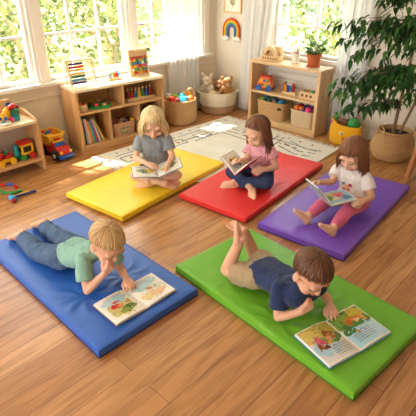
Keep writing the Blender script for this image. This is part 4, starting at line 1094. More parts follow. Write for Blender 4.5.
def book_frame(c, ydir, ndir=(0, 0, 1)):
    y = V(ydir).normalized(); z = V(ndir); z = (z - y * z.dot(y)).normalized(); x = y.cross(z)
    m = Matrix((x, y, z)).transposed().to_4x4(); m.translation = V(c); return m

# blue mat: pale pages with a dragon-green and red scene
art_bl = [('r', .04, .04, .96, .96, (244, 238, 222)), ('b', .5, .62, .42, .3, (224, 224, 206)), ('b', .35, .3, .28, .16, (170, 204, 210)), ('b', .6, .25, .3, .14, (186, 212, 214)), ('b', .3, .72, .22, .14, (236, 214, 150)), ('b', .6, .75, .24, .13, (238, 196, 150)),
          ('b', .5, .5, .09, .05, (222, 130, 96)), ('b', .44, .45, .06, .03, (150, 180, 140)), ('b', .7, .5, .08, .05, (196, 208, 170)), ('d', .2, .4, .85, .85, 26, [(206, 150, 90), (150, 176, 130), (226, 200, 130), (236, 226, 200)]), ('d', .15, .15, .85, .4, 14, [(150, 190, 204), (206, 224, 220), (226, 150, 120)]), ('t', .15, .12, .85, 2)]
art_br = [('r', .04, .04, .96, .96, (244, 238, 222)), ('b', .45, .62, .4, .3, (226, 208, 140)), ('b', .7, .6, .22, .24, (208, 196, 130)), ('b', .4, .28, .32, .16, (168, 206, 214)), ('b', .72, .25, .2, .14, (190, 214, 220)), ('b', .38, .72, .22, .12, (120, 150, 60)), ('b', .32, .66, .12, .08, (70, 120, 50)),
          ('b', .55, .76, .14, .07, (150, 160, 70)), ('b', .62, .5, .14, .08, (210, 60, 44)), ('b', .7, .45, .07, .06, (180, 40, 40)), ('b', .5, .52, .1, .05, (236, 150, 90)), ('b', .55, .34, .12, .04, (220, 90, 70)), ('b', .25, .5, .08, .1, (200, 170, 90)), ('d', .12, .42, .88, .86, 34, [(90, 130, 50), (200, 180, 90), (226, 120, 70), (236, 220, 160), (150, 60, 40)]), ('d', .15, .15, .85, .4, 12, [(150, 190, 204), (210, 226, 224)]), ('t', .2, .12, .8, 2)]
open_book('open picture book on the blue mat with a green and red painted scene', book_frame((-.372, 1.828, .0535), (.707, -.707, 0)), .185, .2, radians(2), radians(2), (176, 146, 110), art_bl, art_br)
# green mat: fox family among trees, sky-blue page
art_gl = [('r', .03, .03, .97, .97, (176, 214, 226)), ('r', .03, .03, .97, .42, (104, 152, 62)), ('b', .3, .3, .3, .2, (140, 172, 60)), ('b', .75, .2, .24, .2, (206, 190, 70)), ('b', .2, .5, .16, .14, (78, 128, 60)), ('b', .55, .44, .2, .1, (92, 140, 66)), ('b', .88, .42, .1, .12, (96, 150, 76)),
          ('b', .5, .3, .17, .08, (222, 130, 44)), ('b', .38, .36, .09, .08, (206, 110, 36)), ('b', .72, .32, .15, .07, (226, 140, 54)), ('b', .82, .38, .06, .1, (232, 170, 90)), ('b', .62, .37, .08, .05, (240, 214, 170)), ('b', .36, .64, .05, .05, (232, 190, 110)), ('b', .36, .64, .025, .03, (210, 150, 70)),
          ('b', .7, .75, .28, .2, (190, 220, 232)), ('d', .04, .04, .96, .45, 46, [(84, 130, 52), (150, 176, 66), (216, 196, 84), (120, 90, 50), (236, 150, 60)]), ('d', .1, .46, .9, .7, 10, [(210, 230, 236), (150, 190, 206)]), ('t', .3, .84, .86, 5)]
art_gr = [('r', .03, .03, .97, .97, (232, 226, 218)), ('r', .03, .03, .97, .4, (214, 188, 84)), ('b', .3, .2, .28, .16, (196, 190, 80)), ('b', .75, .25, .22, .2, (226, 204, 110)), ('b', .25, .45, .2, .16, (110, 150, 70)), ('b', .55, .5, .2, .12, (132, 166, 84)), ('b', .8, .62, .17, .22, (176, 212, 226)), ('b', .5, .7, .2, .14, (196, 222, 230)),
          ('b', .36, .34, .13, .1, (160, 88, 40)), ('b', .3, .42, .08, .1, (190, 110, 54)), ('b', .42, .46, .08, .08, (226, 170, 110)), ('b', .7, .42, .1, .12, (226, 110, 130)), ('b', .64, .5, .08, .08, (214, 90, 110)), ('b', .78, .56, .07, .08, (150, 84, 44)), ('b', .66, .62, .09, .06, (120, 66, 36)), ('b', .5, .56, .05, .04, (236, 180, 60)), ('d', .04, .04, .96, .42, 36, [(226, 206, 110), (180, 176, 72), (150, 110, 50), (236, 220, 150)]), ('d', .15, .36, .9, .66, 22, [(110, 150, 70), (170, 90, 44), (236, 200, 150), (240, 226, 210), (220, 120, 130)]), ('t', .12, .88, .6, 5)]
open_book('open picture book on the green mat with foxes in a wood and a sky-blue page', book_frame((.6235, 1.5645, .0535), (.53, -.85, 0)), .195, .222, radians(2.5), radians(2.5), (84, 150, 190), art_gl, art_gr, .012)
# yellow mat: held open across the lap
art_y = [('r', .05, .05, .95, .95, (232, 232, 222)), ('b', .5, .55, .35, .26, (206, 206, 150)), ('b', .35, .6, .18, .14, (230, 196, 80)), ('b', .62, .5, .2, .16, (130, 150, 120)), ('b', .55, .66, .12, .1, (90, 110, 90)), ('b', .42, .42, .12, .08, (236, 214, 120)), ('d', .15, .3, .85, .85, 30, [(190, 180, 110), (110, 130, 110), (236, 226, 180), (150, 160, 150)]), ('t', .15, .2, .85, 3)]
open_book('open picture book held across the lap of the blond child', book_frame((-.372, 3.09, .198), (.22, -.97, -.06), (-.12, -.02, 1)), .185, .165, radians(14), radians(12), (84, 96, 110), art_y, art_y)
# red mat: held up in both hands
art_r = [('r', .05, .05, .95, .95, (238, 230, 214)), ('b', .5, .5, .36, .36, (214, 216, 206)), ('b', .35, .62, .16, .16, (180, 200, 214)), ('b', .62, .42, .16, .2, (216, 196, 120)), ('b', .45, .38, .1, .12, (200, 70, 50)), ('b', .66, .66, .1, .1, (210, 120, 60)), ('b', .3, .35, .08, .08, (90, 120, 160)), ('d', .15, .2, .85, .85, 26, [(210, 160, 90), (120, 150, 170), (190, 70, 60), (240, 230, 200)]), ('t', .15, .14, .85, 2)]
open_book('open picture book with a red back cover held by the girl in the pink top', book_frame((.245, 3.085, .205), (-.6, -.8, .0), (.0, .0, 1)), .165, .17, radians(46), radians(40), (196, 40, 42), art_r, art_r)
# purple mat: resting on the pink leggings
art_p = [('r', .03, .03, .97, .97, (150, 186, 206)), ('b', .3, .3, .24, .2, (206, 190, 110)), ('b', .5, .6, .35, .18, (190, 160, 186)), ('b', .6, .35, .22, .18, (214, 130, 140)), ('b', .75, .7, .16, .18, (90, 130, 170)), ('b', .35, .65, .14, .12, (230, 210, 160)), ('b', .55, .45, .1, .12, (210, 90, 110)), ('b', .2, .5, .1, .2, (120, 150, 90))]
art_p2 = [('r', .05, .05, .95, .95, (214, 222, 220)), ('b', .5, .5, .3, .3, (196, 208, 206))]
open_book('open picture book resting on the pink leggings of the girl on the purple mat', book_frame((.752, 2.585, .222), (.33, -.945, 0), (.0, .0, 1)), .185, .15, radians(4), radians(50), (170, 184, 190), art_p, art_p2)

# ------------------------------------------------------------------ children
def skin(name, rgb): return mat(name, S(*rgb), .55, .35, sss=.12)
SK = [skin('fair_skin', (236, 186, 154)), skin('warm_skin', (230, 176, 144))]
lipm = mat('lips', S(208, 122, 112), .45, .4); lash = mat('lashes', S(70, 46, 34), .6, .2); eye_w = mat('eye_white', S(236, 226, 218), .3, .5)

def basis(f, up=(0, 0, 1), o=(0, 0, 0)):
    """x right, y forward, z up"""
    y = V(f).normalized(); z = V(up); z = (z - y * z.dot(y)).normalized(); x = y.cross(z)
    m = Matrix((x, y, z)).transposed().to_4x4(); m.translation = V(o); return m

def add_head(b, M, s=1.0):
    e = lambda c, r: b.ell(c, r, M=M @ Matrix.Scale(s, 4), n=20)
    e((0, -.010, .026), (.073, .089, .076)); e((0, .026, -.026), (.060, .058, .066)); e((0, .012, -.045), (.05, .055, .045))
    e((0, .058, -.078), (.023, .02, .018))
    for x in (-1, 1):
        e((x * .034, .052, -.042), (.027, .026, .026)); e((x * .03, .068, .016), (.026, .016, .014)); e((x * .074, -.006, -.016), (.009, .019, .027)); e((x * .077, -.014, -.004), (.008, .013, .016))
    b.rc((0, .079, -.004), .008, (0, .093, -.03), .0105, M=M @ Matrix.Scale(s, 4))
    for x in (-1, 1): e((x * .009, .087, -.033), (.008, .008, .006))
    e((0, .081, -.054), (.017, .010, .0065)); e((0, .078, -.063), (.014, .010, .006))

def add_hand(b, wrist, d, back, side, curl=(.5, .5, .55, .6), thumb=.5, s=1.0, spread=.12):
    """palm and five fingers; d = towards the fingers, back = out of the back of the hand, side = +1 when the thumb lies on the right of d seen from the back"""
    M = basis(d, back, wrist)
    P_ = lambda x, y, z: M @ (V((x * side, y, z)) * s)
    xs = (.019, .0065, -.006, -.018); kn = (.052, .055, .052, .046); ln = (.040, .045, .041, .032)
    for i in range(4):
        b.rc(P_(xs[i] * .55, .006, 0), .0115 * s, P_(xs[i], kn[i], .002), .0098 * s, n=12)
        p = V((xs[i], kn[i], .002)); a = 0; sp = (1.5 - i) * spread
        for k, f in enumerate((.42, .32, .26)):
            a -= curl[i] * (.75 if k == 0 else 1)
            q = p + V((sin(sp) * cos(a) * ln[i] * f, cos(sp) * cos(a) * ln[i] * f, sin(a) * ln[i] * f))
            b.rc(P_(*p), (.0078 - .0009 * k) * s, P_(*q), (.0072 - .0009 * k) * s, n=10); p = q
    b.ell(P_(.012, .022, -.007), .0135 * s, n=12)
    if min(curl) > .9: b.ell(P_(.004, .048, -.017), (.02 * s, .019 * s, .016 * s), R=M.to_3x3(), n=12)
    p0 = V((.016, .014, -.005)); p1 = V((.034, .032, -.010 - .01 * thumb)); p2 = V((.037 - .012 * thumb, .052, -.014 - .014 * thumb)); p3 = V((.034 - .022 * thumb, .066, -.016 - .018 * thumb))
    b.rc(P_(*p0), .0115 * s, P_(*p1), .0095 * s, n=10).rc(P_(*p1), .0092 * s, P_(*p2), .008 * s, n=10).rc(P_(*p2), .008 * s, P_(*p3), .0065 * s, n=10)

def add_foot(b, ankle, d, up, s=1.0):
    """bare foot: d towards the toes, up = top of the foot"""
    M = basis(d, up, ankle); P_ = lambda x, y, z: M @ (V((x, y, z)) * s)
    b.rc(P_(0, 0, .012), .024 * s, P_(0, -.022, -.022), .0235 * s)
    for x0, x1, r1 in ((-.008, -.021, .0145), (.0, .0, .016), (.008, .021, .0145)):
        b.rc(P_(x0, -.015, -.02), .021 * s, P_(x1, .075, -.028), r1 * s)
    b.rc(P_(0, .005, 0), .022 * s, P_(0, .06, -.022), .016 * s)
    for k, (x, l, r) in enumerate(((-.026, .103, .0105), (-.0125, .103, .0075), (-.001, .099, .007), (.0105, .094, .0068), (.021, .087, .0066))):
        b.rc(P_(x * .9, .078, -.029), r * s, P_(x, l, -.03), r * .92 * s, n=10)

def limb(b, p, k, q, r0, r1, r2, r3=None):
    p, k, q = V(p), V(k), V(q)
    b.rc(p, r0, k, r1); m = k.lerp(q, .38); b.rc(k, r1, m, (r3 or r1 * .98)); b.rc(m, (r3 or r1 * .98), q, r2)

def hair(root, M, s, cover, hang, n, mats_, seed, lock=.0065, droop_mix=.55, wave=.004, cap=True, part=None, capm=0, jag=(.93, 1.06), flare=.16):
    """locks from the crown over the skull; cover = polar reach (front, side, back) in degrees; hang(az) = hanging length beyond it"""
    rnd = random.Random(seed); MS = M @ Matrix.Scale(s, 4)
    pole = V((0, -.36, .93)).normalized(); fx = V((1, 0, 0)); fy = pole.cross(fx) * -1          # fy points towards the face
    fy = (V((0, 1, 0)) - pole * pole.y).normalized()
    F, Sd, Bk = [radians(c) for c in cover]
    A0, A1, A2 = (F + 2 * Sd + Bk) / 4, (F - Bk) / 2, (F - 2 * Sd + Bk) / 4
    reach = lambda a: A0 + A1 * cos(a) + A2 * cos(2 * a)
    C0 = V((0, -.008, .022)); RA = V((.0775, .0945, .0835))
    def shell(a, t, k=1.0):
        d = pole * cos(t) + (fx * sin(a) + fy * cos(a)) * sin(t)
        q = 1 / sqrt((d.x / RA.x) ** 2 + (d.y / RA.y) ** 2 + (d.z / RA.z) ** 2)
        return C0 + d * q * k
    down = (M.to_3x3().inverted() @ V((0, 0, -1))).normalized()
    b = B()
    if cap:
        na, nt = 40, 12
        b.grid(lambda u, v: MS @ shell(u * 2 * pi, max(.001, v) * (reach(u * 2 * pi) - .10), .985), na, nt, capm)
    for k in range(n):
        a = rnd.random() * 2 * pi; t0 = rnd.uniform(.02, .75) if rnd.random() < .8 else .03; R = reach(a) * rnd.uniform(*jag)
        da = rnd.uniform(-.22, .22); kk = 1 + rnd.uniform(0, .055)
        if part is not None:                                   # a parting: locks leave the parting line to either side
            a = math.copysign(abs(((a + pi) % (2 * pi)) - pi), rnd.choice((-1, 1)))
        pts = []; m = 8
        for i in range(m + 1):
            f = i / m; t = t0 + (R - t0) * f
            pts.append(shell(a + da * f, t, kk + .012 * sin(f * 3)))
        L_ = hang(a) if hang else 0
        L_ *= rnd.uniform(.85, 1.08)
        nh = 0
        if L_ > .004:
            nh = max(3, int(L_ / .016)); p = pts[-1]; d = (pts[-1] - pts[-2]).normalized()
            g = (V((0, 0, -1)) * (1 - droop_mix) + down * droop_mix).normalized(); ph = rnd.random() * 6; out = V((p.x, p.y * .6, 0)).normalized()
            for i in range(nh):
                f = (i + 1) / nh; dd = (d * (1 - f) ** 2 + g * (.35 + f) + out * flare * sin(f * pi) - out * .18 * f * f).normalized()
                p = p + dd * (L_ / nh) + V((cos(ph + i), sin(ph + i), 0)) * wave * .5; pts.append(p)
        tot = len(pts); r = lock * rnd.uniform(.75, 1.25)
        rad = [r * min(1, .35 + 3 * i / tot) * (1 if i < tot * .55 else max(.12, 1 - ((i / (tot - 1)) - .55) / .5)) for i in range(tot)]
        b.tube([MS @ p for p in pts], [q * s for q in rad], 5, rnd.choices(range(len(mats_)), [5, 3, 2][:len(mats_)])[0])
    return b.build('hair', mats_, root, True, angle=180, world=True)

def face(root, M, s, body_me, brow_m, lids=True):
    bvh = BVHTree.FromPolygons([v.co.copy() for v in body_me.vertices], [tuple(p.vertices) for p in body_me.polygons])
    MS = M @ Matrix.Scale(s, 4); d = (M.to_3x3() @ V((0, -1, 0))).normalized()
    def on_(x, z, off=.001):
        o = MS @ V((x, .25, z)); h = bvh.ray_cast(o, d)
        return (h[0] - d * off) if h[0] else MS @ V((x, .08, z))
    for sx in (-1, 1):
        pts = [on_(sx * (.031 + .0155 * q), -.0095 - .0045 * (1 - q * q), .0004) for q in [i / 4 - 1 for i in range(9)]]
        B().tube(pts, [s * .0019 * (.5 + sin(pi * (i + .5) / 9)) for i in range(9)], 6).build('eye_lashes', lash, root, world=True)
        pts = [on_(sx * (.031 + .018 * q), .0145 + .004 * (1 - q * q), .0003) for q in [i / 4 - 1 for i in range(9)]]
        B().tube(pts, [s * .0022 * (.4 + sin(pi * (i + .5) / 9)) for i in range(9)], 6).build('eyebrow', brow_m, root, world=True)
    pts = [on_(.0165 * q, -.0575 + .0015 * abs(q), .0002) for q in [i / 4 - 1 for i in range(9)]]
    B().tube(pts, [s * .0029 * (.25 + sin(pi * (i + .5) / 9)) for i in range(9)], 8).build('lips', lipm, root, world=True)

def torso(b, pel, mid, chest, sh, r, w):
    s = (V(sh[1]) - V(sh[0])).normalized(); 
    for o in (-w, 0, w):
        b.rc(V(pel) + s * o, r[0], V(mid) + s * o, r[1]); b.rc(V(mid) + s * o, r[1], V(chest) + s * o * 1.1, r[2])
    b.rc(sh[0], r[3], sh[1], r[3]); 
    for q in sh: b.rc(q, r[3], V(chest) + (V(q) - V(chest)) * .3, r[2] * .9)

def child(label, base, J, style):
    root = thing('person', label, 'person', frame(base))
    hs = style.get('head_scale', 1.0); Mh = basis(J['face'], J.get('head_up', (0, 0, 1)), J['head'])
    sh = (J['shR'], J['shL'])
    chest = (V(sh[0]) + V(sh[1])) / 2 - V(J.get('chest_drop', (0, 0, .035))); neck = (V(sh[0]) + V(sh[1])) / 2 + V(J.get('neck_off', (0, 0, .02)))
    b = B(); add_head(b, Mh, hs)
    b.rc(neck, .032, Mh @ (V((0, -.012, -.05)) * hs), .031)
    mid = J.get('mid') or (V(J['pel']) * .5 + chest * .5)
    torso(b, J['pel'], mid, chest, sh, (.058, .054, .054, .03), .03)
    b.rc(J['hipR'], .054, J['hipL'], .054)
    for s_ in 'RL':
        limb(b, J['hip' + s_], J['knee' + s_], J['ank' + s_], .05, .037, .0235, .035)
        limb(b, J['sh' + s_], J['elb' + s_], J['wri' + s_], .031, .0235, .0165, .0235)
        d, up = J['foot' + s_]; add_foot(b, J['ank' + s_], d, up, style.get('foot_scale', 1.05))
        h = J['hand' + s_]; add_hand(b, J['wri' + s_], h['d'], h['back'], h['side'], h.get('curl', (.5, .5, .55, .6)), h.get('thumb', .5), 1.0, h.get('spread', .12))
    me = remeshed(b, .0042, 5)
    face(root, Mh, hs, me, style['brow'])
    link('body', me, style['skin'], root, world=True, angle=180)
    # shirt
    t = B(); hem = V(J.get('hem') or (V(J['pel']) + (V(mid) - V(J['pel'])) * .05))
    torso(t, hem, mid, chest, sh, style.get('shirt_r', (.073, .068, .066, .039)), .034)
    col = (V(sh[0]) + V(sh[1])) / 2 + V(J.get('neck_off', (0, 0, .02))) * .3; t.ell(col, (.05, .05, .035))
    for s_ in 'RL':
        a, e = V(J['sh' + s_]), V(J['elb' + s_]); f = style.get('sleeve', .62); q = a.lerp(e, f)
        t.ell(a, .041); t.cone(a, .042, q, style.get('sleeve_r', .043), 20)
    me = remeshed(t, .005, 5, (.0045, 17, style.get('shirt_stretch', (1, 1, 1.8))))
    shirt = link('shirt', me, style['shirt'], root, world=True, angle=180)
    bv = BVHTree.FromPolygons([ROOT[root.name] @ v.co for v in me.vertices], [tuple(p.vertices) for p in me.polygons])
    fw = V(J['face']); fw.z = 0; fw.normalize(); rt = fw.cross(V((0, 0, 1)))
    for nm, pcs in style.get('front', []):                      # pocket or print lying on the chest of the shirt
        b = B(); ms = []
        for sx, dz, rx, rz, m_ in pcs:
            if m_ not in ms: ms.append(m_)
            def hit(u, v):
                o = chest + rt * (sx + rx * (2 * u - 1)) + V((0, 0, dz + rz * (2 * v - 1))) + fw * .3; h = bv.ray_cast(o, -fw)
                return (h[0] + fw * .0022) if h[0] else chest + fw * .07
            b.grid(hit, 5, 5, ms.index(m_))
        b.build(nm, ms, shirt, world=True)
    # trousers
    if style['legs'] != 'none':
        t = B(); rr = style['leg_r']
        t.rc(J['hipR'], rr[0], J['hipL'], rr[0]); w = V(J['pel']); up = (V(mid) - w).normalized(); t.rc(w, rr[0] * .98, w + up * style.get('waist', .035), rr[0] * .95)
        s = (V(sh[1]) - V(sh[0])).normalized(); t.rc(w - s * .03 + up * style.get('waist', .02) * .6, rr[0] * .93, w + s * .03 + up * style.get('waist', .02) * .6, rr[0] * .93)
        for s_ in 'RL':
            h_, k_, a_ = V(J['hip' + s_]), V(J['knee' + s_]), V(J['ank' + s_])
            if style['legs'] == 'shorts':
                q = h_.lerp(k_, style.get('short_f', .78)); t.ell(h_, rr[0]); t.cone(h_, rr[0] * .98, q, rr[1], 22)
            else:
                q = k_.lerp(a_, style.get('cuff', .86)); t.rc(h_, rr[0], k_, rr[1]); m = k_.lerp(a_, .4); t.rc(k_, rr[1], m, rr[2]); t.cone(m, rr[2], q, rr[3], 20)
        me = remeshed(t, .005, 4, style.get('leg_wr', (.004, 16, (1, 1, 1))))
        link('shorts' if style['legs'] == 'shorts' else style.get('leg_name', 'trousers'), me, style['leg_m'], root, world=True, angle=180)
    hair(root, Mh, hs, style['cover'], style.get('hang'), style.get('hair_n', 260), style['hair'], style.get('seed', 1), style.get('lock', .0065), style.get('droop', .55), style.get('wave', .004), part=style.get('part'), jag=style.get('jag', (.93, 1.06)), flare=style.get('flare', .16))
    return root, Mh, hs
def hm(name, rgb): return mat(name, S(*rgb), .5, .45)
def cloth(name, rgb, b=(120, .25)): return mat(name, S(*rgb), .9, .15, bump=b, sheen=.2)
BLOND = [hm('blond_light', (240, 218, 168)), hm('blond_mid', (226, 196, 138)), hm('blond_dark', (200, 164, 108))]
SANDY = [hm('sandy_light', (214, 178, 124)), hm('sandy_mid', (194, 154, 100)), hm('sandy_dark', (164, 124, 76))]
BROWN = [hm('brown_light', (128, 84, 52)), hm('brown_mid', (104, 66, 40)), hm('brown_dark', (78, 48, 30))]
DARK = [hm('dark_brown_light', (100, 66, 42)), hm('dark_brown_mid', (78, 50, 32)), hm('dark_brown_dark', (60, 38, 25))]
AUBURN = [hm('auburn_light', (138, 88, 54)), hm('auburn_mid', (110, 66, 40)), hm('auburn_dark', (84, 50, 32))]
def hang_bob(front, side, back, edge=38):
    def f(a):
        a = abs(((a + pi) % (2 * pi)) - pi); d = math.degrees(a)
        if d < edge: return front
        if d < edge + 12: return front + (side - front) * (d - edge) / 12
        return side + (back - side) * max(0, (d - 90) / 90)
    return f
U = (0, 0, 1)
# 1: blond child on yellow (image left is the child's right)
J1 = dict(pel=(-.405, 3.30, .145), hipR=(-.465, 3.29, .135), hipL=(-.345, 3.29, .135), kneeR=(-.565, 3.165, .135), kneeL=(-.235, 3.18, .135), ankR=(-.32, 3.105, .10), ankL=(-.45, 3.125, .10),
          footR=((.95, .12, -.15), (.05, -.75, .6)), footL=((-.95, .12, -.15), (-.05, -.75, .6)), mid=(-.408, 3.29, .25), hem=(-.405, 3.295, .15), shR=(-.51, 3.262, .388), shL=(-.312, 3.262, .392), chest_drop=(0, -.005, .03),
          head=(-.403, 3.225, .535), face=(.10, -.88, -.47), elbR=(-.552, 3.215, .262), elbL=(-.268, 3.20, .278), wriR=(-.45, 3.105, .262), wriL=(-.29, 3.10, .26),
          handR=dict(d=(.85, -.5, -.12), back=(.1, -.3, .95), side=-1, curl=(.3, .35, .4, .45)), handL=dict(d=(-.05, -.95, -.25), back=(.9, 0, .3), side=-1, curl=(.55, .6, .6, .65), thumb=.2))
child('blond child in a grey T-shirt reading cross-legged on the yellow mat', (-.405, 3.25, .056), J1,
      dict(skin=SK[0], brow=BLOND[2], shirt=cloth('heather_grey_jersey', (146, 152, 154)), legs='shorts', leg_r=(.064, .056), short_f=.45, leg_m=cloth('charcoal_cotton', (70, 74, 82)), front=[('chest_pocket', [(-.042, -.035, .021, .022, mat('grey_pocket', S(132, 138, 142), .9, .15, bump=(120, .25)))])], hair=BLOND, flare=.42, wave=.010, cover=(86, 92, 100), hang=hang_bob(.0, .115, .095, 42), seed=3, hair_n=620, head_scale=1.04, sleeve=.6, lock=.0052))
# 2: girl in pink on red
J2 = dict(pel=(.405, 3.255, .145), hipR=(.36, 3.285, .135), hipL=(.45, 3.23, .135), kneeR=(.185, 3.20, .15), kneeL=(.435, 3.045, .135), ankR=(.315, 3.045, .095), ankL=(.20, 3.125, .095),
          footR=((-.12, -.9, -.25), (-.6, .1, .75)), footL=((-.97, .12, -.1), (.1, -.5, .8)), mid=(.402, 3.245, .225), hem=(.41, 3.25, .14), shR=(.325, 3.265, .325), shL=(.462, 3.165, .338), chest_drop=(-.005, -.01, .03),
          head=(.362, 3.185, .482), face=(-.70, -.56, -.45), elbR=(.285, 3.20, .245), elbL=(.505, 3.12, .225), wriR=(.225, 3.125, .275), wriL=(.405, 3.055, .232),
          handR=dict(d=(-.55, -.7, .25), back=(-.3, .5, .75), side=-1, curl=(.45, .5, .55, .6), thumb=.4), handL=dict(d=(-.9, -.2, .15), back=(.1, -.75, .4), side=-1, curl=(.5, .55, .6, .65), thumb=.3))
child('girl in a pink top and jeans holding a book on the red mat', (.405, 3.2, .056), J2,
      dict(skin=SK[0], brow=BROWN[1], shirt=mat('pink_cotton', S(232, 166, 176), .9, .15, var=(45, .16), sheen=.2), legs='long', leg_name='jeans', leg_r=(.064, .05, .046, .038), leg_m=mat('dark_denim', S(58, 72, 104), .9, .15, var=(30, .15), bump=(200, .2)), flare=.24, wave=.007, hair=AUBURN, cover=(70, 92, 102), hang=hang_bob(0, .20, .185, 74), seed=8, hair_n=640, head_scale=1.03, sleeve=.5, sleeve_r=.047, lock=.0052, cuff=.84, part=1))
# 3: girl in white on purple
J3 = dict(pel=(1.005, 2.785, .14), hipR=(.965, 2.82, .13), hipL=(1.045, 2.74, .13), kneeR=(.80, 2.715, .155), kneeL=(.905, 2.585, .15), ankR=(.655, 2.605, .095), ankL=(.785, 2.45, .095),
          footR=((-.62, .1, .66), (.35, .3, .85)), footL=((-.66, -.12, .62), (.4, .2, .85)), mid=(1.0, 2.80, .215), hem=(1.0, 2.785, .12), shR=(.90, 2.885, .318), shL=(1.05, 2.745, .312), chest_drop=(-.005, 0, .03),
          head=(.957, 2.80, .462), face=(-.62, -.60, -.50), elbR=(.85, 2.815, .25), elbL=(1.085, 2.68, .205), wriR=(.735, 2.735, .285), wriL=(1.005, 2.60, .215),
          handR=dict(d=(-.75, -.5, .12), back=(-.3, .6, .7), side=-1, curl=(.5, .55, .6, .6), thumb=.4), handL=dict(d=(-.85, -.45, .1), back=(.3, -.7, .5), side=-1, curl=(.45, .5, .55, .6), thumb=.3))
child('girl in a white T-shirt and pink leggings reading on the purple mat', (.99, 2.75, .05), J3,
      dict(skin=SK[0], brow=BROWN[0], shirt=cloth('white_jersey', (236, 230, 226)), legs='long', leg_name='leggings', leg_r=(.062, .046, .044, .032), leg_wr=(.002, 16, (1, 1, 1)), leg_m=cloth('pink_jersey', (218, 104, 138)), flare=.26, wave=.007, front=[('shirt_print', [(-.03, -.03, .012, .010, P['pink']), (-.005, -.045, .010, .010, P['yellow']), (.02, -.03, .010, .009, P['sky']), (-.02, -.065, .010, .009, P['orange']), (.012, -.07, .012, .010, P['pink'])])], hair=[AUBURN[0], BROWN[0], AUBURN[1]], cover=(89, 92, 102), hang=hang_bob(.0, .165, .15, 54), seed=5, hair_n=640, head_scale=1.03, sleeve=.62, sleeve_r=.047, lock=.0052, cuff=.86))
# 4: boy on blue, lying on his front
dB = V((.76, -.65, 0)); pB = V((.65, .76, 0))
J4 = dict(pel=(-.775, 2.125, .145), hipR=(-.815, 2.085, .13), hipL=(-.735, 2.175, .13), kneeR=(-.985, 2.195, .095), kneeL=(-.915, 2.345, .095), ankR=(-1.14, 2.355, .095), ankL=(-1.05, 2.49, .095),
          footR=((-.75, .05, -.45), (-.55, -.25, -.9)), footL=((-.75, .15, -.45), (-.55, -.25, -.9)), mid=(-.70, 2.07, .165), hem=(-.765, 2.12, .150), shR=(-.652, 1.945, .215), shL=(-.54, 2.065, .215), chest_drop=(.04, -.03, .02), neck_off=(.02, -.02, .02),
          head=(-.517, 1.957, .315), face=(.56, -.52, -.62), head_up=(.2, -.2, 1), elbR=(-.625, 1.865, .078), elbL=(-.475, 2.03, .082), wriR=(-.53, 1.885, .175), wriL=(-.437, 1.955, .088),
          handR=dict(d=(.62, .12, .72), back=(.55, -.75, .1), side=-1, curl=(1.1, 1.15, 1.2, 1.2), thumb=.8), handL=dict(d=(.5, -.85, -.05), back=(.1, -.1, 1), side=1, curl=(.22, .22, .25, .3), thumb=.1, spread=.2))
denim = mat('blue_denim', S(82, 104, 132), .9, .15, var=(24, .22), bump=(200, .25))
child('fair-haired boy in a mint T-shirt and jeans lying on the blue mat', (-.75, 2.1, .05), J4,
      dict(skin=SK[1], brow=SANDY[2], shirt=cloth('mint_jersey', (136, 178, 160)), shirt_r=(.068, .062, .056, .036), foot_scale=.96, waist=.0, shirt_stretch=(1.3, 1.3, 1), legs='long', leg_name='jeans', leg_r=(.068, .056, .052, .045), leg_wr=(.008, 13, (1, 1, 1)), leg_m=denim, cuff=.9, hair=SANDY, jag=(.80, 1.08), cover=(80, 82, 104), hang=None, seed=13, hair_n=1000, head_scale=1.05, sleeve=.66, sleeve_r=.048, lock=.0044))
# 5: boy on green, shins crossed in the air
J5 = dict(pel=(.285, 1.945, .145), hipR=(.245, 1.91, .13), hipL=(.335, 1.975, .13), kneeR=(.105, 2.02, .095), kneeL=(.265, 2.16, .095), ankR=(.170, 1.995, .315), ankL=(.195, 2.07, .315),
          footR=((.02, .35, .93), (.9, .1, .2)), footL=((-.80, .2, .52), (-.3, -.35, .75)), mid=(.345, 1.865, .165), hem=(.295, 1.935, .150), shR=(.342, 1.715, .215), shL=(.485, 1.80, .215), chest_drop=(-.03, .06, .02), neck_off=(.015, -.02, .02),
          head=(.478, 1.70, .318), face=(.40, -.66, -.62), head_up=(.15, -.25, 1), elbR=(.338, 1.668, .076), elbL=(.60, 1.81, .085), wriR=(.438, 1.626, .148), wriL=(.605, 1.745, .088),
          handR=dict(d=(.62, .12, .68), back=(.35, -.85, .2), side=-1, curl=(1.1, 1.15, 1.2, 1.2), thumb=.8), handL=dict(d=(-.02, -1, -.05), back=(.05, -.1, 1), side=1, curl=(.2, .2, .22, .28), thumb=.1, spread=.22))
child('boy in a navy T-shirt and khaki shorts lying on the green mat', (.3, 1.9, .05), J5,
      dict(skin=SK[1], brow=DARK[1], shirt=cloth('navy_jersey', (42, 56, 92)), shirt_r=(.068, .062, .056, .036), foot_scale=.88, waist=-.01, shirt_stretch=(1.3, 1.3, 1), legs='shorts', leg_r=(.068, .064), short_f=.72, leg_wr=(.007, 14, (1, 1, 1)), leg_m=cloth('khaki_twill', (176, 152, 118), (160, .25)), hair=[BROWN[1], BROWN[2], BROWN[0]], jag=(.80, 1.08), cover=(82, 84, 106), hang=None, seed=17, hair_n=1000, head_scale=1.05, sleeve=.66, sleeve_r=.048, lock=.0044))
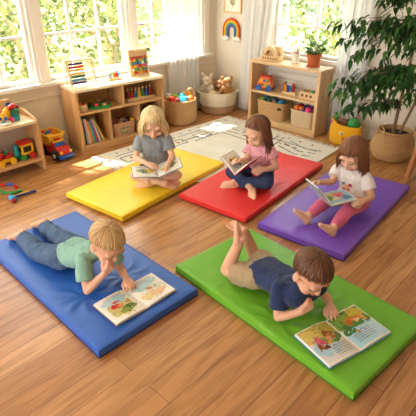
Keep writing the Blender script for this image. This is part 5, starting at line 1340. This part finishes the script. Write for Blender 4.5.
# ------------------------------------------------------------------ light, sky, camera
w = bpy.data.worlds.new('daylight'); scene.world = w; w.use_nodes = True
bgn = w.node_tree.nodes['Background']; bgn.inputs['Color'].default_value = (.91, .955, 1.0, 1); bgn.inputs['Strength'].default_value = 3.0
sun = bpy.data.lights.new('sun', 'SUN'); sun.energy = 17.0; sun.angle = radians(1.2); sun.color = (1, .97, .92)
so = bpy.data.objects.new('sun', sun); COL.objects.link(so)
so.rotation_euler = V((.719, -.303, -1.02)).to_track_quat('-Z', 'Y').to_euler()
cam = bpy.data.cameras.new('camera'); co = bpy.data.objects.new('camera', cam); COL.objects.link(co)
co.location = (0, 0, 1.59); co.rotation_euler = (radians(90 - 28.75), 0, 0)
cam.sensor_width = 36; cam.sensor_fit = 'HORIZONTAL'; cam.lens = 455 / 416 * 36
cam.dof.use_dof = True; cam.dof.focus_distance = 2.75; cam.dof.aperture_fstop = 5.6
cam.clip_start = .05
scene.camera = co
vs_ = scene.view_settings
vs_.view_transform = 'Standard'; vs_.look = 'None'; vs_.gamma = 1; vs_.exposure = 0.98; vs_.use_curve_mapping = False
scene.cycles.use_denoising = True
scene.cycles.max_bounces = 8; scene.cycles.diffuse_bounces = 4; scene.cycles.transparent_max_bounces = 12

def portal(M, w_, h_):
    l = bpy.data.lights.new('daylight_portal', 'AREA'); l.shape = 'RECTANGLE'; l.size = w_; l.size_y = h_; l.cycles.is_portal = True
    o = bpy.data.objects.new('daylight_portal', l); COL.objects.link(o); o.matrix_world = M
for W__, M__ in [(q, ML) for q in WL] + [(q, MR) for q in WR]:
    a, c, z0, z1 = W__
    portal(M__ @ Matrix.Translation(((a + c) / 2, .11, (z0 + z1) / 2)) @ Matrix.Rotation(radians(-90), 4, 'X'), c - a, z1 - z0)
portal(Matrix.Translation((cl.x + .1, -.8, 1.22)) @ Matrix.Rotation(radians(-90), 4, 'Y'), 2.4, 2.9)
portal(Matrix.Translation(((cl.x + .2 - 2.4) / 2, -2.25, 1.3)) @ Matrix.Rotation(radians(90), 4, 'X'), -2.4 - cl.x - .2, 2.0)
